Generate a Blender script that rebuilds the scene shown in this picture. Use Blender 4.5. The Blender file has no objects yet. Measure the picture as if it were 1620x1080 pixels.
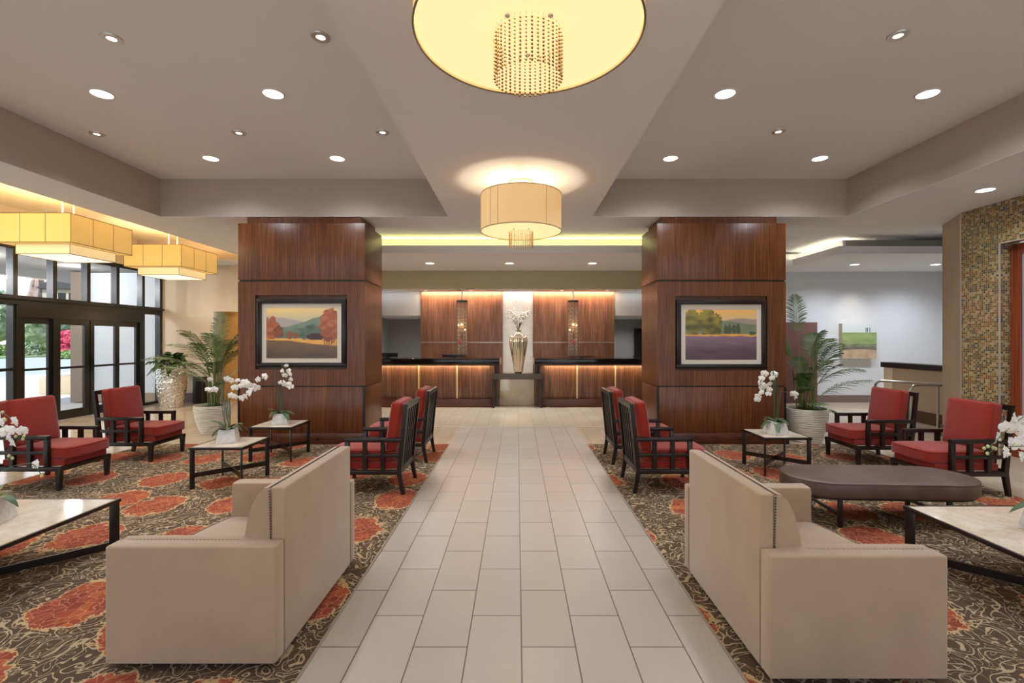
import bpy, bmesh, math, random
from mathutils import Vector, Matrix, noise
from math import sin, cos, pi, radians, sqrt
random.seed(7)
sc = bpy.context.scene
col = sc.collection

# ------------------------------------------------------------------ camera
F = 757.0; VPX = 818.0; VPY = 537.0; EYE = 1.73
cam_d = bpy.data.cameras.new('camera')
cam_d.sensor_width = 36; cam_d.lens = F / 1620 * 36
cam_d.shift_x = -8 / 1620; cam_d.shift_y = -3 / 1620
cam_d.clip_end = 900
cam = bpy.data.objects.new('camera', cam_d); col.objects.link(cam)
cam.location = (0, 0, EYE); cam.rotation_euler = (radians(90), 0, 0)
sc.camera = cam

# ------------------------------------------------------------------ view + world + sun
sc.view_settings.view_transform = 'Standard'
sc.view_settings.look = 'None'
sc.view_settings.exposure = 0.62
sc.view_settings.gamma = 1.0
sc.view_settings.use_curve_mapping = False
sc.cycles.max_bounces = 8
sc.cycles.diffuse_bounces = 5
sc.cycles.glossy_bounces = 4
sc.cycles.transmission_bounces = 6
sc.cycles.transparent_max_bounces = 16
sc.cycles.sample_clamp_indirect = 4
sc.cycles.caustics_reflective = False
sc.cycles.caustics_refractive = False
w = bpy.data.worlds.new('World'); sc.world = w; w.use_nodes = True
wn = w.node_tree.nodes; wl = w.node_tree.links
bg = wn['Background']
tc = wn.new('ShaderNodeTexCoord'); sp = wn.new('ShaderNodeSeparateXYZ'); cr = wn.new('ShaderNodeValToRGB')
wl.new(tc.outputs['Generated'], sp.inputs[0]); wl.new(sp.outputs['Z'], cr.inputs[0]); wl.new(cr.outputs[0], bg.inputs[0])
cr.color_ramp.elements[0].color = (.88, .90, .90, 1); cr.color_ramp.elements[1].color = (.32, .52, .90, 1)
cr.color_ramp.elements[1].position = .7
bg.inputs[1].default_value = 1.5

def lin(h):
    h = h.lstrip('#'); o = []
    for i in (0, 2, 4):
        c = int(h[i:i+2], 16) / 255
        o.append(c / 12.92 if c <= .04045 else ((c + .055) / 1.055) ** 2.4)
    return tuple(o)

def light(kind, name, loc, power, color=(1, 1, 1), rot=(0, 0, 0), parent=None, **kw):
    l = bpy.data.lights.new(name, kind); l.energy = power; l.color = color
    for k, v in kw.items(): setattr(l, k, v)
    o = bpy.data.objects.new(name, l); col.objects.link(o)
    o.location = loc; o.rotation_euler = rot
    if parent: o.parent = parent
    return o
light('SUN', 'sun', (-30, 0, 40), 3.6, (1, .95, .86), rot=(radians(48), 0, radians(-20)), angle=radians(1))

WARM = (1, .93, .85); SOFT = (.87, .93, 1); COOL = (.86, .92, 1)
# --- cove strips (hidden behind the ceiling steps, where the photo's coves glow)
G = (1.0, .93, .30)
light('AREA', 'cove_light', (.3, 10.78, 3.85), 22, G, rot=(radians(180), 0, 0), shape='RECTANGLE', size=9.2, size_y=.06)
light('AREA', 'cove_light', (.3, 10.355, 3.785), 6, G, rot=(radians(115), 0, 0), shape='RECTANGLE', size=9.2, size_y=.03)
light('AREA', 'cove_light', (7.42, 11.5, 3.85), 6, (1, .87, .55), rot=(radians(180), 0, 0), shape='RECTANGLE', size=.06, size_y=1.7)
light('AREA', 'cove_light', (7.03, 11.5, 3.785), 1.6, (1, .87, .55), rot=(0, radians(-115), 0), shape='RECTANGLE', size=.03, size_y=1.7)
light('SPOT', 'picture_spot', (9.2, 12.1, 3.56), 30, (1, .88, .7), rot=(radians(42), 0, 0), spot_size=radians(50), spot_blend=1, shadow_soft_size=.05)
# wall wash over reception
light('AREA', 'wall_wash', (-1.57, 13.50, 3.09), 40, (1, .74, .52), rot=(radians(6), 0, 0), shape='RECTANGLE', size=2.3, size_y=.05)
light('AREA', 'wall_wash', (1.6, 13.50, 3.09), 40, (1, .74, .52), rot=(radians(6), 0, 0), shape='RECTANGLE', size=2.3, size_y=.05)
light('AREA', 'wall_wash', (.02, 13.42, 3.09), 2.2, (.86, .93, 1), rot=(radians(18), 0, 0), shape='RECTANGLE', size=.8, size_y=.05)
light('AREA', 'wall_wash', (3.5, 13.4, 3.09), 2, (.86, .93, 1), rot=(radians(18), 0, 0), shape='RECTANGLE', size=1.2, size_y=.05)
light('AREA', 'wall_wash', (-3.5, 13.4, 3.09), 2, (.9, .93, 1), rot=(radians(18), 0, 0), shape='RECTANGLE', size=1.2, size_y=.05)
# warm lamps of the corridor behind the left opening
light('POINT', 'corridor_lamp', (-7.6, 13.42, 2.35), 4, (1, .75, .4), shadow_soft_size=.05)

# ------------------------------------------------------------------ materials
MATS = {}
def mat(name, rgb=(.5, .5, .5), rough=.5, metal=0.0, spec=.5, sheen=0, coat=0, emis=None, estr=0):
    if name in MATS: return MATS[name]
    m = bpy.data.materials.new(name); m.use_nodes = True
    b = m.node_tree.nodes['Principled BSDF']
    b.inputs['Base Color'].default_value = (*rgb, 1)
    b.inputs['Roughness'].default_value = rough
    b.inputs['Metallic'].default_value = metal
    b.inputs['Specular IOR Level'].default_value = spec
    b.inputs['Sheen Weight'].default_value = sheen
    b.inputs['Coat Weight'].default_value = coat
    if emis:
        b.inputs['Emission Color'].default_value = (*emis, 1)
        b.inputs['Emission Strength'].default_value = estr
    MATS[name] = m
    return m
class NT:
    """tiny node builder"""
    def __init__(s, m): s.t = m.node_tree; s.n = s.t.nodes; s.b = s.n['Principled BSDF']
    def new(s, typ, inp=None, **kw):
        n = s.n.new(typ)
        for k, v in kw.items(): setattr(n, k, v)
        for k, v in (inp or {}).items(): s.put(n.inputs[k], v)
        return n
    def put(s, sock, v):
        if isinstance(v, bpy.types.NodeSocket): s.t.links.new(v, sock)
        else: sock.default_value = v
    def m(s, op, a, b=0.0, c=0.0):
        n = s.n.new('ShaderNodeMath'); n.operation = op
        s.put(n.inputs[0], a); s.put(n.inputs[1], b)
        if op in ('MULTIPLY_ADD', 'COMPARE', 'SMOOTH_MIN'): s.put(n.inputs[2], c)
        return n.outputs[0]
    def obj(s): return s.new('ShaderNodeTexCoord').outputs['Object']
    def geo(s): return s.new('ShaderNodeNewGeometry').outputs['Position']
    def mapping(s, v, scale=(1, 1, 1), loc=(0, 0, 0), rot=(0, 0, 0)):
        return s.new('ShaderNodeMapping', {'Vector': v, 'Scale': scale, 'Location': loc, 'Rotation': rot}).outputs[0]
    def noise(s, v, scale, detail=3, rough=.5, dist=0):
        n = s.new('ShaderNodeTexNoise', {'Vector': v, 'Scale': scale, 'Detail': detail, 'Roughness': rough, 'Distortion': dist})
        return n.outputs[0]
    def ramp(s, f, stops, const=False):
        n = s.new('ShaderNodeValToRGB', {'Fac': f}); r = n.color_ramp
        if const: r.interpolation = 'CONSTANT'
        while len(r.elements) < len(stops): r.elements.new(.5)
        for e, (p, c) in zip(r.elements, stops): e.position = p; e.color = (*c, 1) if len(c) == 3 else c
        return n.outputs[0]
    def mix(s, f, a, b):
        n = s.n.new('ShaderNodeMix'); n.data_type = 'RGBA'
        s.put(n.inputs[0], f); s.put(n.inputs[6], (*a, 1) if isinstance(a, tuple) else a); s.put(n.inputs[7], (*b, 1) if isinstance(b, tuple) else b)
        return n.outputs[2]
    def bump(s, h, dist=.002, st=1):
        n = s.new('ShaderNodeBump', {'Height': h, 'Distance': dist, 'Strength': st}); s.t.links.new(n.outputs[0], s.b.inputs['Normal'])
    def color(s, c): s.put(s.b.inputs['Base Color'], c)
    def rough(s, c): s.put(s.b.inputs['Roughness'], c)

def wood(name, dark, mid, light_, rough=.35, fine=42, coat=.0, horiz=False):
    m = mat(name, mid, rough, coat=coat); t = NT(m); g = t.geo()
    if horiz: sc1, sc2 = (1.2, 20, 20), (.8, 3, 3)
    else: sc1, sc2 = (1, 1, .018), (1, 1, .06)
    a = t.noise(t.mapping(g, sc1), fine if not horiz else 4, 4, .62, .15)
    b = t.noise(t.mapping(g, sc2), 5 if not horiz else 2, 2, .5)
    f = t.m('ADD', t.m('MULTIPLY', a, .8), t.m('MULTIPLY', b, .25))
    t.color(t.ramp(f, [(.36, dark), (.52, mid), (.66, light_)]))
    t.rough(t.m('MULTIPLY_ADD', a, .15, rough - .08))
    return m
M_wood = wood('walnut_veneer', lin('#40200e'), lin('#633618'), lin('#7f4b24'), .33, fine=85)
M_wood_base = wood('walnut_base', lin('#2e150b'), lin('#512712'), lin('#683519'), .3, horiz=True)
M_woodwall = wood('zebrano_wall', lin('#38221a'), lin('#65402c'), lin('#8f6145'), .42, fine=75)
M_cherry = wood('cherry_door', lin('#5c2412'), lin('#8f4020'), lin('#a8522c'), .35)

def paint(name, c, rough=.85, vert=0.0):
    m = mat(name, c, rough, spec=.25); t = NT(m); g = t.geo()
    n1 = t.noise(g, .35, 2)
    f = t.m('MULTIPLY_ADD', n1, .06, .97)
    if vert:
        n2 = t.noise(t.mapping(g, (1, 1, .02)), 90, 2)
        f = t.m('MULTIPLY_ADD', n2, vert, f)
    hs = t.new('ShaderNodeHueSaturation', {'Value': f, 'Color': (*c, 1)})
    t.color(hs.outputs[0]); return m
M_ceil = paint('ceiling_paint', lin('#ebecf1'))
M_greige = paint('greige_wallcovering', lin('#b9ada0'), vert=.12)
M_wall = paint('pale_wallcovering', lin('#d2d4d8'), vert=.10)
M_wall_l = paint('cream_wall', lin('#d8cbb8'), vert=.05)
M_grey = paint('cool_grey_wall', lin('#a9a6a1'))
M_stub = paint('taupe_wallcovering', lin('#b3a08a'), vert=.15)
M_orange = paint('ochre_wall', lin('#b48a50'))
M_mauve = paint('mauve_baseboard', lin('#7d6c68'), .5)
M_white = mat('white_enamel', lin('#efeeea'), .4)
M_black = mat('black_metal', lin('#191817'), .35, spec=.5)
M_bronze = mat('dark_bronze_frame', lin('#151517'), .3)
M_blackgloss = mat('black_granite', lin('#0d0c0c'), .12)
M_espresso = mat('espresso_wood', lin('#1c1311'), .33); 
t = NT(M_espresso); t.color(t.ramp(t.noise(t.mapping(t.obj(), (6, 6, 40)), 3, 3), [(.3, lin('#120c0b')), (.7, lin('#261a17'))]))
M_steel = mat('brushed_steel', lin('#b9b2a8'), .28, metal=1)
M_trim = mat('metal_trim', lin('#d8d8d6'), .3, metal=.7)

def fabric(name, c, c2, scale=260, rough=.9, sheen=.3, blot=.5):
    m = mat(name, c, rough, sheen=sheen, spec=.2); t = NT(m); o = t.obj()
    n = t.noise(o, 3.5, 4, .6); n2 = t.noise(o, scale, 2)
    t.color(t.mix(t.m('MULTIPLY_ADD', n2, 1 - blot, t.m('MULTIPLY', n, blot)), c, c2))
    t.bump(n2, .0015, .5); return m
M_red = fabric('red_upholstery', lin('#832116'), lin('#9f3322'), 200)
M_redpipe = mat('red_piping', lin('#7a1a16'), .8)
M_beige = fabric('beige_velvet', lin('#997e63'), lin('#bba082'), 300, .85, .5, .7)
M_beigepipe = mat('taupe_piping', lin('#94806c'), .8)
M_nail = mat('nailhead_bronze', lin('#5a4c42'), .3, metal=.9)
M_leather = mat('brown_leather', lin('#5b463d'), .42)
t = NT(M_leather); v = t.new('ShaderNodeTexVoronoi', {'Vector': t.obj(), 'Scale': 160.0}); t.bump(v.outputs[0], .0012, .5)
t.color(t.ramp(t.noise(t.obj(), 4), [(.3, lin('#523e36')), (.7, lin('#67524a'))]))

def marble(name, a, b, c, scale=2.5, rough=.12):
    m = mat(name, a, rough); t = NT(m); o = t.geo()
    n = t.noise(o, scale, 6, .62, 1.6); n2 = t.noise(o, scale * 2.5, 5, .6, 2.5)
    base = t.ramp(n, [(.3, a), (.6, b)])
    vein = t.ramp(t.m('ABSOLUTE', t.m('SUBTRACT', n2, .5)), [(0, (1, 1, 1)), (.035, (0, 0, 0))])
    t.color(t.mix(t.m('MULTIPLY', vein, .35), base, c)); return m
M_marble = marble('cream_marble', lin('#efe4d4'), lin('#dfcdb6'), lin('#b5946f'), 2.5, .06)
M_stoneW = marble('pale_stone', lin('#d8d4cc'), lin('#c9c2b7'), lin('#b5aa9b'), 1.2, .35)
t = NT(M_stoneW)
M_potmarble = marble('grey_marble', lin('#e8e6e2'), lin('#cfccc8'), lin('#9a9794'), 9, .25)
M_gold = mat('gold_glass', lin('#e9dcc0'), .12, metal=.9)
M_pot = mat('white_ribbed_ceramic', lin('#e2dccf'), .55)
M_silver = mat('hammered_silver', lin('#dedbd4'), .18, metal=.85)
M_soil = mat('bark_mulch', lin('#5a4636'), .95)
M_leaf = mat('palm_green', lin('#4c6b35'), .45); 
t = NT(M_leaf); t.color(t.ramp(t.noise(t.obj(), 5), [(.3, lin('#2c4a24')), (.7, lin('#5f8040'))])); M_leaf.node_tree.nodes['Principled BSDF'].inputs['Subsurface Weight'].default_value = 0
M_leafd = mat('dark_leaf', lin('#2c4a26'), .35)
t = NT(M_leafd); t.color(t.ramp(t.noise(t.obj(), 6), [(.3, lin('#1d381c')), (.7, lin('#45662f'))]))
M_orchleaf = mat('orchid_leaf', lin('#4f6a45'), .4)
t = NT(M_orchleaf); t.color(t.ramp(t.noise(t.obj(), 14), [(.3, lin('#2a4426')), (.7, lin('#557048'))]))
M_stake = mat('green_stake', lin('#3e6045'), .5)
M_palmstem = mat('palm_stem', lin('#6f7a3c'), .5)
M_petal = mat('white_petal', lin('#f4f1ea'), .6, sheen=.2)
M_pistil = mat('yellow_pistil', lin('#c99a3a'), .5)
M_bud = mat('green_bud', lin('#c3c88a'), .5)
M_screen = mat('monitor_black', lin('#101112'), .3)

M_lens = mat('lit_lens', (1, 1, 1), .5, emis=(1, .97, .92), estr=5)
M_lens_w = mat('lit_lens_warm', (1, 1, 1), .5, emis=(1, .92, .78), estr=4)
M_shade_y = mat('yellow_fabric_shade', lin('#e8c878'), .8, emis=lin('#eec678'), estr=.27)
M_shade_c = mat('cream_fabric_shade', lin('#efdcae'), .8, emis=lin('#f9e2a8'), estr=.36)
M_shade_r = mat('round_fabric_shade', lin('#e2cda2'), .8, emis=lin('#eab874'), estr=.34)
M_diff = mat('lit_diffuser', lin('#c9b890'), .6, emis=lin('#fbdfa4'), estr=.66)
M_diff2 = mat('lit_diffuser_panel', lin('#fff2dc'), .6, emis=lin('#ffecd0'), estr=.75)
M_rim = mat('shade_rim', lin('#7d6a50'), .4, metal=.4)
M_bead = mat('amber_bead', lin('#8a5a1c'), .15, metal=.3)
M_beadc = mat('clear_bead', lin('#a98a4c'), .12, metal=.3)
M_wire = mat('bead_wire', lin('#a58a55'), .3, metal=.8)
t = NT(M_diff); 
def glass(name, tint=(1, 1, 1), ior=1.3):
    m = bpy.data.materials.new(name); m.use_nodes = True; n = m.node_tree.nodes; l = m.node_tree.links; n.clear()
    tr = n.new('ShaderNodeBsdfTransparent'); tr.inputs[0].default_value = (*tint, 1)
    gl = n.new('ShaderNodeBsdfGlossy'); gl.inputs['Roughness'].default_value = .02
    fr = n.new('ShaderNodeFresnel'); fr.inputs[0].default_value = ior
    mx = n.new('ShaderNodeMixShader'); o = n.new('ShaderNodeOutputMaterial')
    ge = n.new('ShaderNodeNewGeometry'); mu = n.new('ShaderNodeMath'); mu.operation = 'MULTIPLY_ADD'; mu.inputs[1].default_value = -1; mu.inputs[2].default_value = 1
    l.new(ge.outputs['Backfacing'], mu.inputs[0]); m2 = n.new('ShaderNodeMath'); m2.operation = 'MULTIPLY'; l.new(mu.outputs[0], m2.inputs[0]); l.new(fr.outputs[0], m2.inputs[1])
    l.new(m2.outputs[0], mx.inputs[0]); l.new(tr.outputs[0], mx.inputs[1]); l.new(gl.outputs[0], mx.inputs[2]); l.new(mx.outputs[0], o.inputs[0])
    return m
M_glass = glass('clear_glass', (.97, .98, .98))
M_smoke = glass('smoked_glass', (.80, .72, .62), 1.12)
_n = M_smoke.node_tree.nodes; _d = _n.new('ShaderNodeBsdfDiffuse'); _d.inputs[0].default_value = (.30, .24, .19, 1); _m = _n.new('ShaderNodeMixShader'); _m.inputs[0].default_value = .28
_o = [x for x in _n if x.type == 'OUTPUT_MATERIAL'][0]; _src = _o.inputs[0].links[0].from_socket
M_smoke.node_tree.links.new(_src, _m.inputs[1]); M_smoke.node_tree.links.new(_d.outputs[0], _m.inputs[2]); M_smoke.node_tree.links.new(_m.outputs[0], _o.inputs[0])
M_picglass = glass('picture_glass', (1, 1, 1), 1.15)

# tiles
def tile_mat(name, c1, c2, grout, rough, mort=.0035, cont=1.0):
    m = mat(name, c1, rough); t = NT(m); g = t.geo()
    s = t.new('ShaderNodeSeparateXYZ', {0: g})
    v = t.new('ShaderNodeCombineXYZ', {0: t.m('ADD', s.outputs[1], 30.5 - 3.0), 1: t.m('ADD', s.outputs[0], 30.5 - .025), 2: 0.0})
    b = t.new('ShaderNodeTexBrick', {'Vector': v.outputs[0], 'Color1': (*c1, 1), 'Color2': (*c2, 1), 'Mortar': (*grout, 1), 'Scale': 1.0,
              'Mortar Size': mort, 'Mortar Smooth': 0.0, 'Bias': 0.0, 'Brick Width': .61, 'Row Height': .305})
    b.offset = .5
    n = t.noise(g, 1.7, 5, .6, .8); n2 = t.noise(g, 9, 4)
    f = t.m('MULTIPLY_ADD', n, .16, t.m('MULTIPLY_ADD', n2, .08, .88))
    hs = t.new('ShaderNodeHueSaturation', {'Value': f, 'Color': b.outputs[0]})
    t.color(hs.outputs[0]); t.rough(t.m('MULTIPLY_ADD', n2, .1, rough - .03))
    return m
M_tile = tile_mat('polished_tile', lin('#d2c3ad'), lin('#cab99f'), lin('#a89880'), .10)
M_path = tile_mat('matte_tile', lin('#bbb0a4'), lin('#b4a89c'), lin('#5a5047'), .30)

# mosaic wall
M_mosaic = mat('glass_mosaic', (.3, .2, .1), .25); t = NT(M_mosaic); g = t.geo(); S = t.new('ShaderNodeSeparateXYZ', {0: g})
k = 1 / .033
yy = t.m('MULTIPLY', t.m('ADD', S.outputs[1], S.outputs[0]), k); zz = t.m('MULTIPLY', S.outputs[2], k)
cell = t.new('ShaderNodeCombineXYZ', {0: t.m('FLOOR', yy), 1: t.m('FLOOR', zz), 2: 0.0})
wn_ = t.new('ShaderNodeTexWhiteNoise', {'Vector': cell.outputs[0]})
cc = t.ramp(wn_.outputs[0], [(0, lin('#a98d62')), (.2, lin('#8d6c40')), (.36, lin('#bba57e')), (.52, lin('#8f6236')), (.62, lin('#5f5848')), (.74, lin('#454f54')), (.86, lin('#7c6a4a'))], True)
fx = t.m('FRACT', yy); fz = t.m('FRACT', zz)
gr = t.m('MAXIMUM', t.m('LESS_THAN', fx, .12), t.m('LESS_THAN', fz, .12))
t.color(t.mix(gr, cc, lin('#b3a382'))); t.rough(t.m('MULTIPLY_ADD', gr, .5, .2))

# carpet
M_carpet = mat('floral_carpet', (.1, .07, .04), .95, spec=.1); t = NT(M_carpet); g = t.geo()
base = lin('#5b4a3b'); tan = lin('#b7a283')
# scroll lines = iso-lines of distorted noise
def iso(v, scale, lvl, wid, dist, seed):
    n = t.noise(t.mapping(v, loc=(seed, seed * 2.3, 0)), scale, 1.2, .4, dist)
    return t.m('LESS_THAN', t.m('ABSOLUTE', t.m('SUBTRACT', n, lvl)), wid)
def iso2(v, scale, freq, wid, dist, seed):
    n = t.noise(t.mapping(v, loc=(seed, seed * 2.3, 0)), scale, .6, .4, dist)
    w_ = t.m('ABSOLUTE', t.m('SUBTRACT', t.m('FRACT', t.m('MULTIPLY', n, freq)), .5))
    return t.m('LESS_THAN', w_, wid)
l1 = iso2(g, 4.6, 6.0, .095, 1.7, 3)
l3 = iso2(g, 7.0, 3.0, .04, 2.0, 21)
lines = t.m('MAXIMUM', l1, l3)
col1 = t.mix(lines, base, tan)
# big flowers on a loose lattice
gv = t.mapping(g, scale=(1.0, .82, 0))
VS = 1.28
vor = t.new('ShaderNodeTexVoronoi', {'Vector': gv, 'Scale': VS, 'Randomness': .55}); vor.voronoi_dimensions = '2D'
dv = t.new('ShaderNodeVectorMath', {0: t.new('ShaderNodeVectorMath', {0: gv, 1: (VS, VS, VS)}, operation='MULTIPLY').outputs[0], 1: vor.outputs['Position']}, operation='SUBTRACT')
SS = t.new('ShaderNodeSeparateXYZ', {0: dv.outputs[0]})
dist = vor.outputs['Distance']
ang = t.m('ARCTAN2', SS.outputs[1], SS.outputs[0])
wob = t.noise(g, 5.5, 5, .65, .6)
pet = t.m('MULTIPLY', t.m('ABSOLUTE', t.m('SINE', t.m('MULTIPLY', ang, 4.5))), .075)
lim = t.m('ADD', t.m('MULTIPLY_ADD', t.m('SUBTRACT', wob, .5), .42, .262), pet)
isfl = t.m('LESS_THAN', dist, lim)
rim = t.m('LESS_THAN', t.m('ABSOLUTE', t.m('SUBTRACT', dist, lim)), .012)
nd = t.new('ShaderNodeTexNoise', {'Vector': g, 'Scale': 7.0, 'Detail': 2.0})
gd = t.new('ShaderNodeVectorMath', {0: nd.outputs['Color'], 1: (.5, .5, .5)}, operation='SUBTRACT')
gd = t.new('ShaderNodeVectorMath', {0: gd.outputs[0], 1: (.16, .16, 0)}, operation='MULTIPLY')
gp = t.new('ShaderNodeVectorMath', {0: t.mapping(g, scale=(1, 1, 0)), 1: gd.outputs[0]}, operation='ADD').outputs[0]
pv = t.new('ShaderNodeTexVoronoi', {'Vector': gp, 'Scale': 17.0, 'Randomness': .9}); pv.feature = 'DISTANCE_TO_EDGE'; pv.voronoi_dimensions = '2D'
pc = t.new('ShaderNodeTexVoronoi', {'Vector': gp, 'Scale': 17.0, 'Randomness': .9}); pc.voronoi_dimensions = '2D'
pl = t.m('LESS_THAN', pv.outputs['Distance'], .045)
pcs = t.new('ShaderNodeSeparateXYZ', {0: pc.outputs['Color']})
pq = pcs.outputs[0]
streak = t.noise(t.mapping(g, scale=(12, 45, 1)), 3, 4, .75)
hue = t.m('MULTIPLY_ADD', streak, .75, t.m('MULTIPLY_ADD', t.noise(g, 3, 2), .6, t.m('MULTIPLY_ADD', pq, .30, -.42)))
fcol = t.ramp(hue, [(.15, lin('#7f3f36')), (.4, lin('#9a4a3a')), (.6, lin('#b4623f')), (.85, lin('#c48a58'))])
fcol = t.mix(t.m('MULTIPLY', pl, .6), fcol, lin('#c39a6c'))
c2_ = t.mix(isfl, col1, fcol)
c3_ = t.mix(rim, c2_, lin('#c5a77c'))
t.color(c3_); t.bump(t.noise(g, 350, 1), .003, .6)

# ------------------------------------------------------------------ geometry helpers
class MB:
    def __init__(s): s.bm = bmesh.new(); s.mi = 0
    def _faces(s, n0):
        s.bm.faces.ensure_lookup_table()
        for f in s.bm.faces[n0:]: f.material_index = s.mi
    def box(s, x0, x1, y0, y1, z0, z1, bev=0, seg=2, M=None):
        bm = bmesh.new()
        P = [(x, y, z) for x in (x0, x1) for y in (y0, y1) for z in (z0, z1)]
        v = [bm.verts.new(p) for p in P]
        for f in ((0, 1, 3, 2), (4, 6, 7, 5), (0, 4, 5, 1), (2, 3, 7, 6), (0, 2, 6, 4), (1, 5, 7, 3)): bm.faces.new([v[i] for i in f])
        if bev: bmesh.ops.bevel(bm, geom=bm.edges[:], offset=bev, segments=seg, affect='EDGES', profile=.5)
        s.merge(bm, M); return s
    def merge(s, bm, M=None):
        bmesh.ops.recalc_face_normals(bm, faces=bm.faces[:])
        if M: bmesh.ops.transform(bm, matrix=M, verts=bm.verts[:])
        n0 = len(s.bm.faces)
        vm = {v: s.bm.verts.new(v.co) for v in bm.verts}
        for f in bm.faces:
            try: s.bm.faces.new([vm[v] for v in f.verts])
            except ValueError: pass
        s._faces(n0); bm.free()
    def prism(s, pts, z0, z1, bev=0):
        bm = bmesh.new(); a = [bm.verts.new((x, y, z0)) for x, y in pts]; b = [bm.verts.new((x, y, z1)) for x, y in pts]
        bm.faces.new(a[::-1]); bm.faces.new(b); n = len(pts)
        for i in range(n): bm.faces.new((a[i], a[(i+1) % n], b[(i+1) % n], b[i]))
        if bev: bmesh.ops.bevel(bm, geom=bm.edges[:], offset=bev, segments=2, affect='EDGES')
        s.merge(bm); return s
    def extr(s, pts, axis, a0, a1, bev=0):
        """profile pts (u,v) extruded along axis: 'x' -> (y,z), 'y' -> (x,z)"""
        bm = bmesh.new()
        mk = (lambda u, v, a: (a, u, v)) if axis == 'x' else (lambda u, v, a: (u, a, v))
        A = [bm.verts.new(mk(u, v, a0)) for u, v in pts]; B = [bm.verts.new(mk(u, v, a1)) for u, v in pts]; n = len(pts)
        bm.faces.new(A); bm.faces.new(B[::-1])
        for i in range(n): bm.faces.new((A[i], B[i], B[(i+1) % n], A[(i+1) % n]))
        if bev:
            es = [e for e in bm.edges if abs((e.verts[0].co - e.verts[1].co)[0 if axis == 'x' else 1]) < 1e-6]
            bmesh.ops.bevel(bm, geom=es, offset=bev, segments=2, affect='EDGES')
        s.merge(bm); return s
    def tube(s, pts, r, n=8, closed=False, caps=True):
        pts = [Vector(p) for p in pts]; R = r if isinstance(r, (list, tuple)) else [r] * len(pts)
        bm = bmesh.new(); rings = []; N = len(pts); up = None
        for i, p in enumerate(pts):
            if closed: d = pts[(i+1) % N] - pts[i-1]
            else: d = pts[min(i+1, N-1)] - pts[max(i-1, 0)]
            if d.length < 1e-9: d = Vector((0, 0, 1))
            d.normalize()
            if up is None: up = Vector((0, 0, 1)) if abs(d.z) < .9 else Vector((1, 0, 0))
            a = d.cross(up)
            if a.length < 1e-4: a = d.cross(Vector((0, 1, 0)))
            a.normalize(); b = a.cross(d).normalized(); up = b
            rings.append([bm.verts.new(p + (a * cos(2*pi*k/n) + b * sin(2*pi*k/n)) * R[i]) for k in range(n)])
        for i in range(N if closed else N-1):
            A, B = rings[i], rings[(i+1) % N]
            for k in range(n): bm.faces.new((A[k], A[(k+1) % n], B[(k+1) % n], B[k]))
        if caps and not closed: bm.faces.new(rings[0][::-1]); bm.faces.new(rings[-1])
        s.merge(bm); return s
    def lathe(s, prof, n=48, c=(0, 0, 0), fn=None, cap0=True, cap1=True, double=False):
        bm = bmesh.new(); rings = []
        for r, z in prof:
            ring = []
            for k in range(n):
                a = 2*pi*k/n; rr = fn(r, z, a) if fn else r
                ring.append(bm.verts.new((c[0]+rr*cos(a), c[1]+rr*sin(a), c[2]+z)))
            rings.append(ring)
        for A, B in zip(rings, rings[1:]):
            for k in range(n): bm.faces.new((A[k], A[(k+1) % n], B[(k+1) % n], B[k]))
        if cap0: bm.faces.new(rings[0][::-1])
        if cap1: bm.faces.new(rings[-1])
        s.merge(bm); return s
    def rbox(s, c, half, r, puff=0, n=8, axis=2, M=None, bow=0):
        """soft cushion: rounded box with puffed faces on one axis"""
        bm = bmesh.new(); bmesh.ops.create_cube(bm, size=2)
        bmesh.ops.subdivide_edges(bm, edges=bm.edges[:], cuts=n, use_grid_fill=True)
        inner = [max(h - r, 0) for h in half]
        oth = [i for i in range(3) if i != axis]
        for v in bm.verts:
            p = v.co.copy()
            # push the grid outward so rounding gets vertices
            q = Vector([math.copysign(abs(x) ** .6, x) * half[i] for i, x in enumerate(p)])
            inn = Vector([max(-inner[i], min(inner[i], q[i])) for i in range(3)])
            d = q - inn
            if d.length > 1e-9: q = inn + d.normalized() * r
            u, w_ = q[oth[0]] / half[oth[0]], q[oth[1]] / half[oth[1]]
            q[axis] += math.copysign(1, p[axis]) * puff * max(0, (1-u*u)) * max(0, (1-w_*w_)) if abs(p[axis]) > .99 else 0
            if bow: q[0] += bow * (1 - (q[1] / half[1]) ** 2) * (q[0] > 0) * (q[0] / half[0])
            v.co = q + Vector(c)
        s.merge(bm, M); return s
    def quad(s, P):
        n0 = len(s.bm.faces); s.bm.faces.new([s.bm.verts.new(p) for p in P]); s._faces(n0); return s
    def ico(s, c, r, sub=1, sc3=(1, 1, 1)):
        bm = bmesh.new(); bmesh.ops.create_icosphere(bm, subdivisions=sub, radius=r)
        for v in bm.verts: v.co = Vector((v.co.x*sc3[0]+c[0], v.co.y*sc3[1]+c[1], v.co.z*sc3[2]+c[2]))
        s.merge(bm); return s
    def leaf(s, base, dirv, up, length, width, droop=.3, n=5, fold=.15, tipw=0.0):
        """arched leaf blade"""
        bm = bmesh.new(); base = Vector(base); d = Vector(dirv).normalized(); u = Vector(up)
        side = d.cross(u)
        if side.length < 1e-4: side = d.cross(Vector((1, 0, .1)))
        side.normalize(); rows = []
        for i in range(n+1):
            f = i / n; p = base + d * (length * f) + Vector((0, 0, -1)) * (droop * length * f * f)
            wd = width * (sin(pi * min(1, f * .93 + .07)) ** .75) * .5 if f < 1 else tipw
            nn = side.cross(d).normalized()
            rows.append([bm.verts.new(p - side*wd + nn*fold*wd), bm.verts.new(p), bm.verts.new(p + side*wd + nn*fold*wd)])
        for A, B in zip(rows, rows[1:]):
            for k in (0, 1): bm.faces.new((A[k], A[k+1], B[k+1], B[k]))
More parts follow.
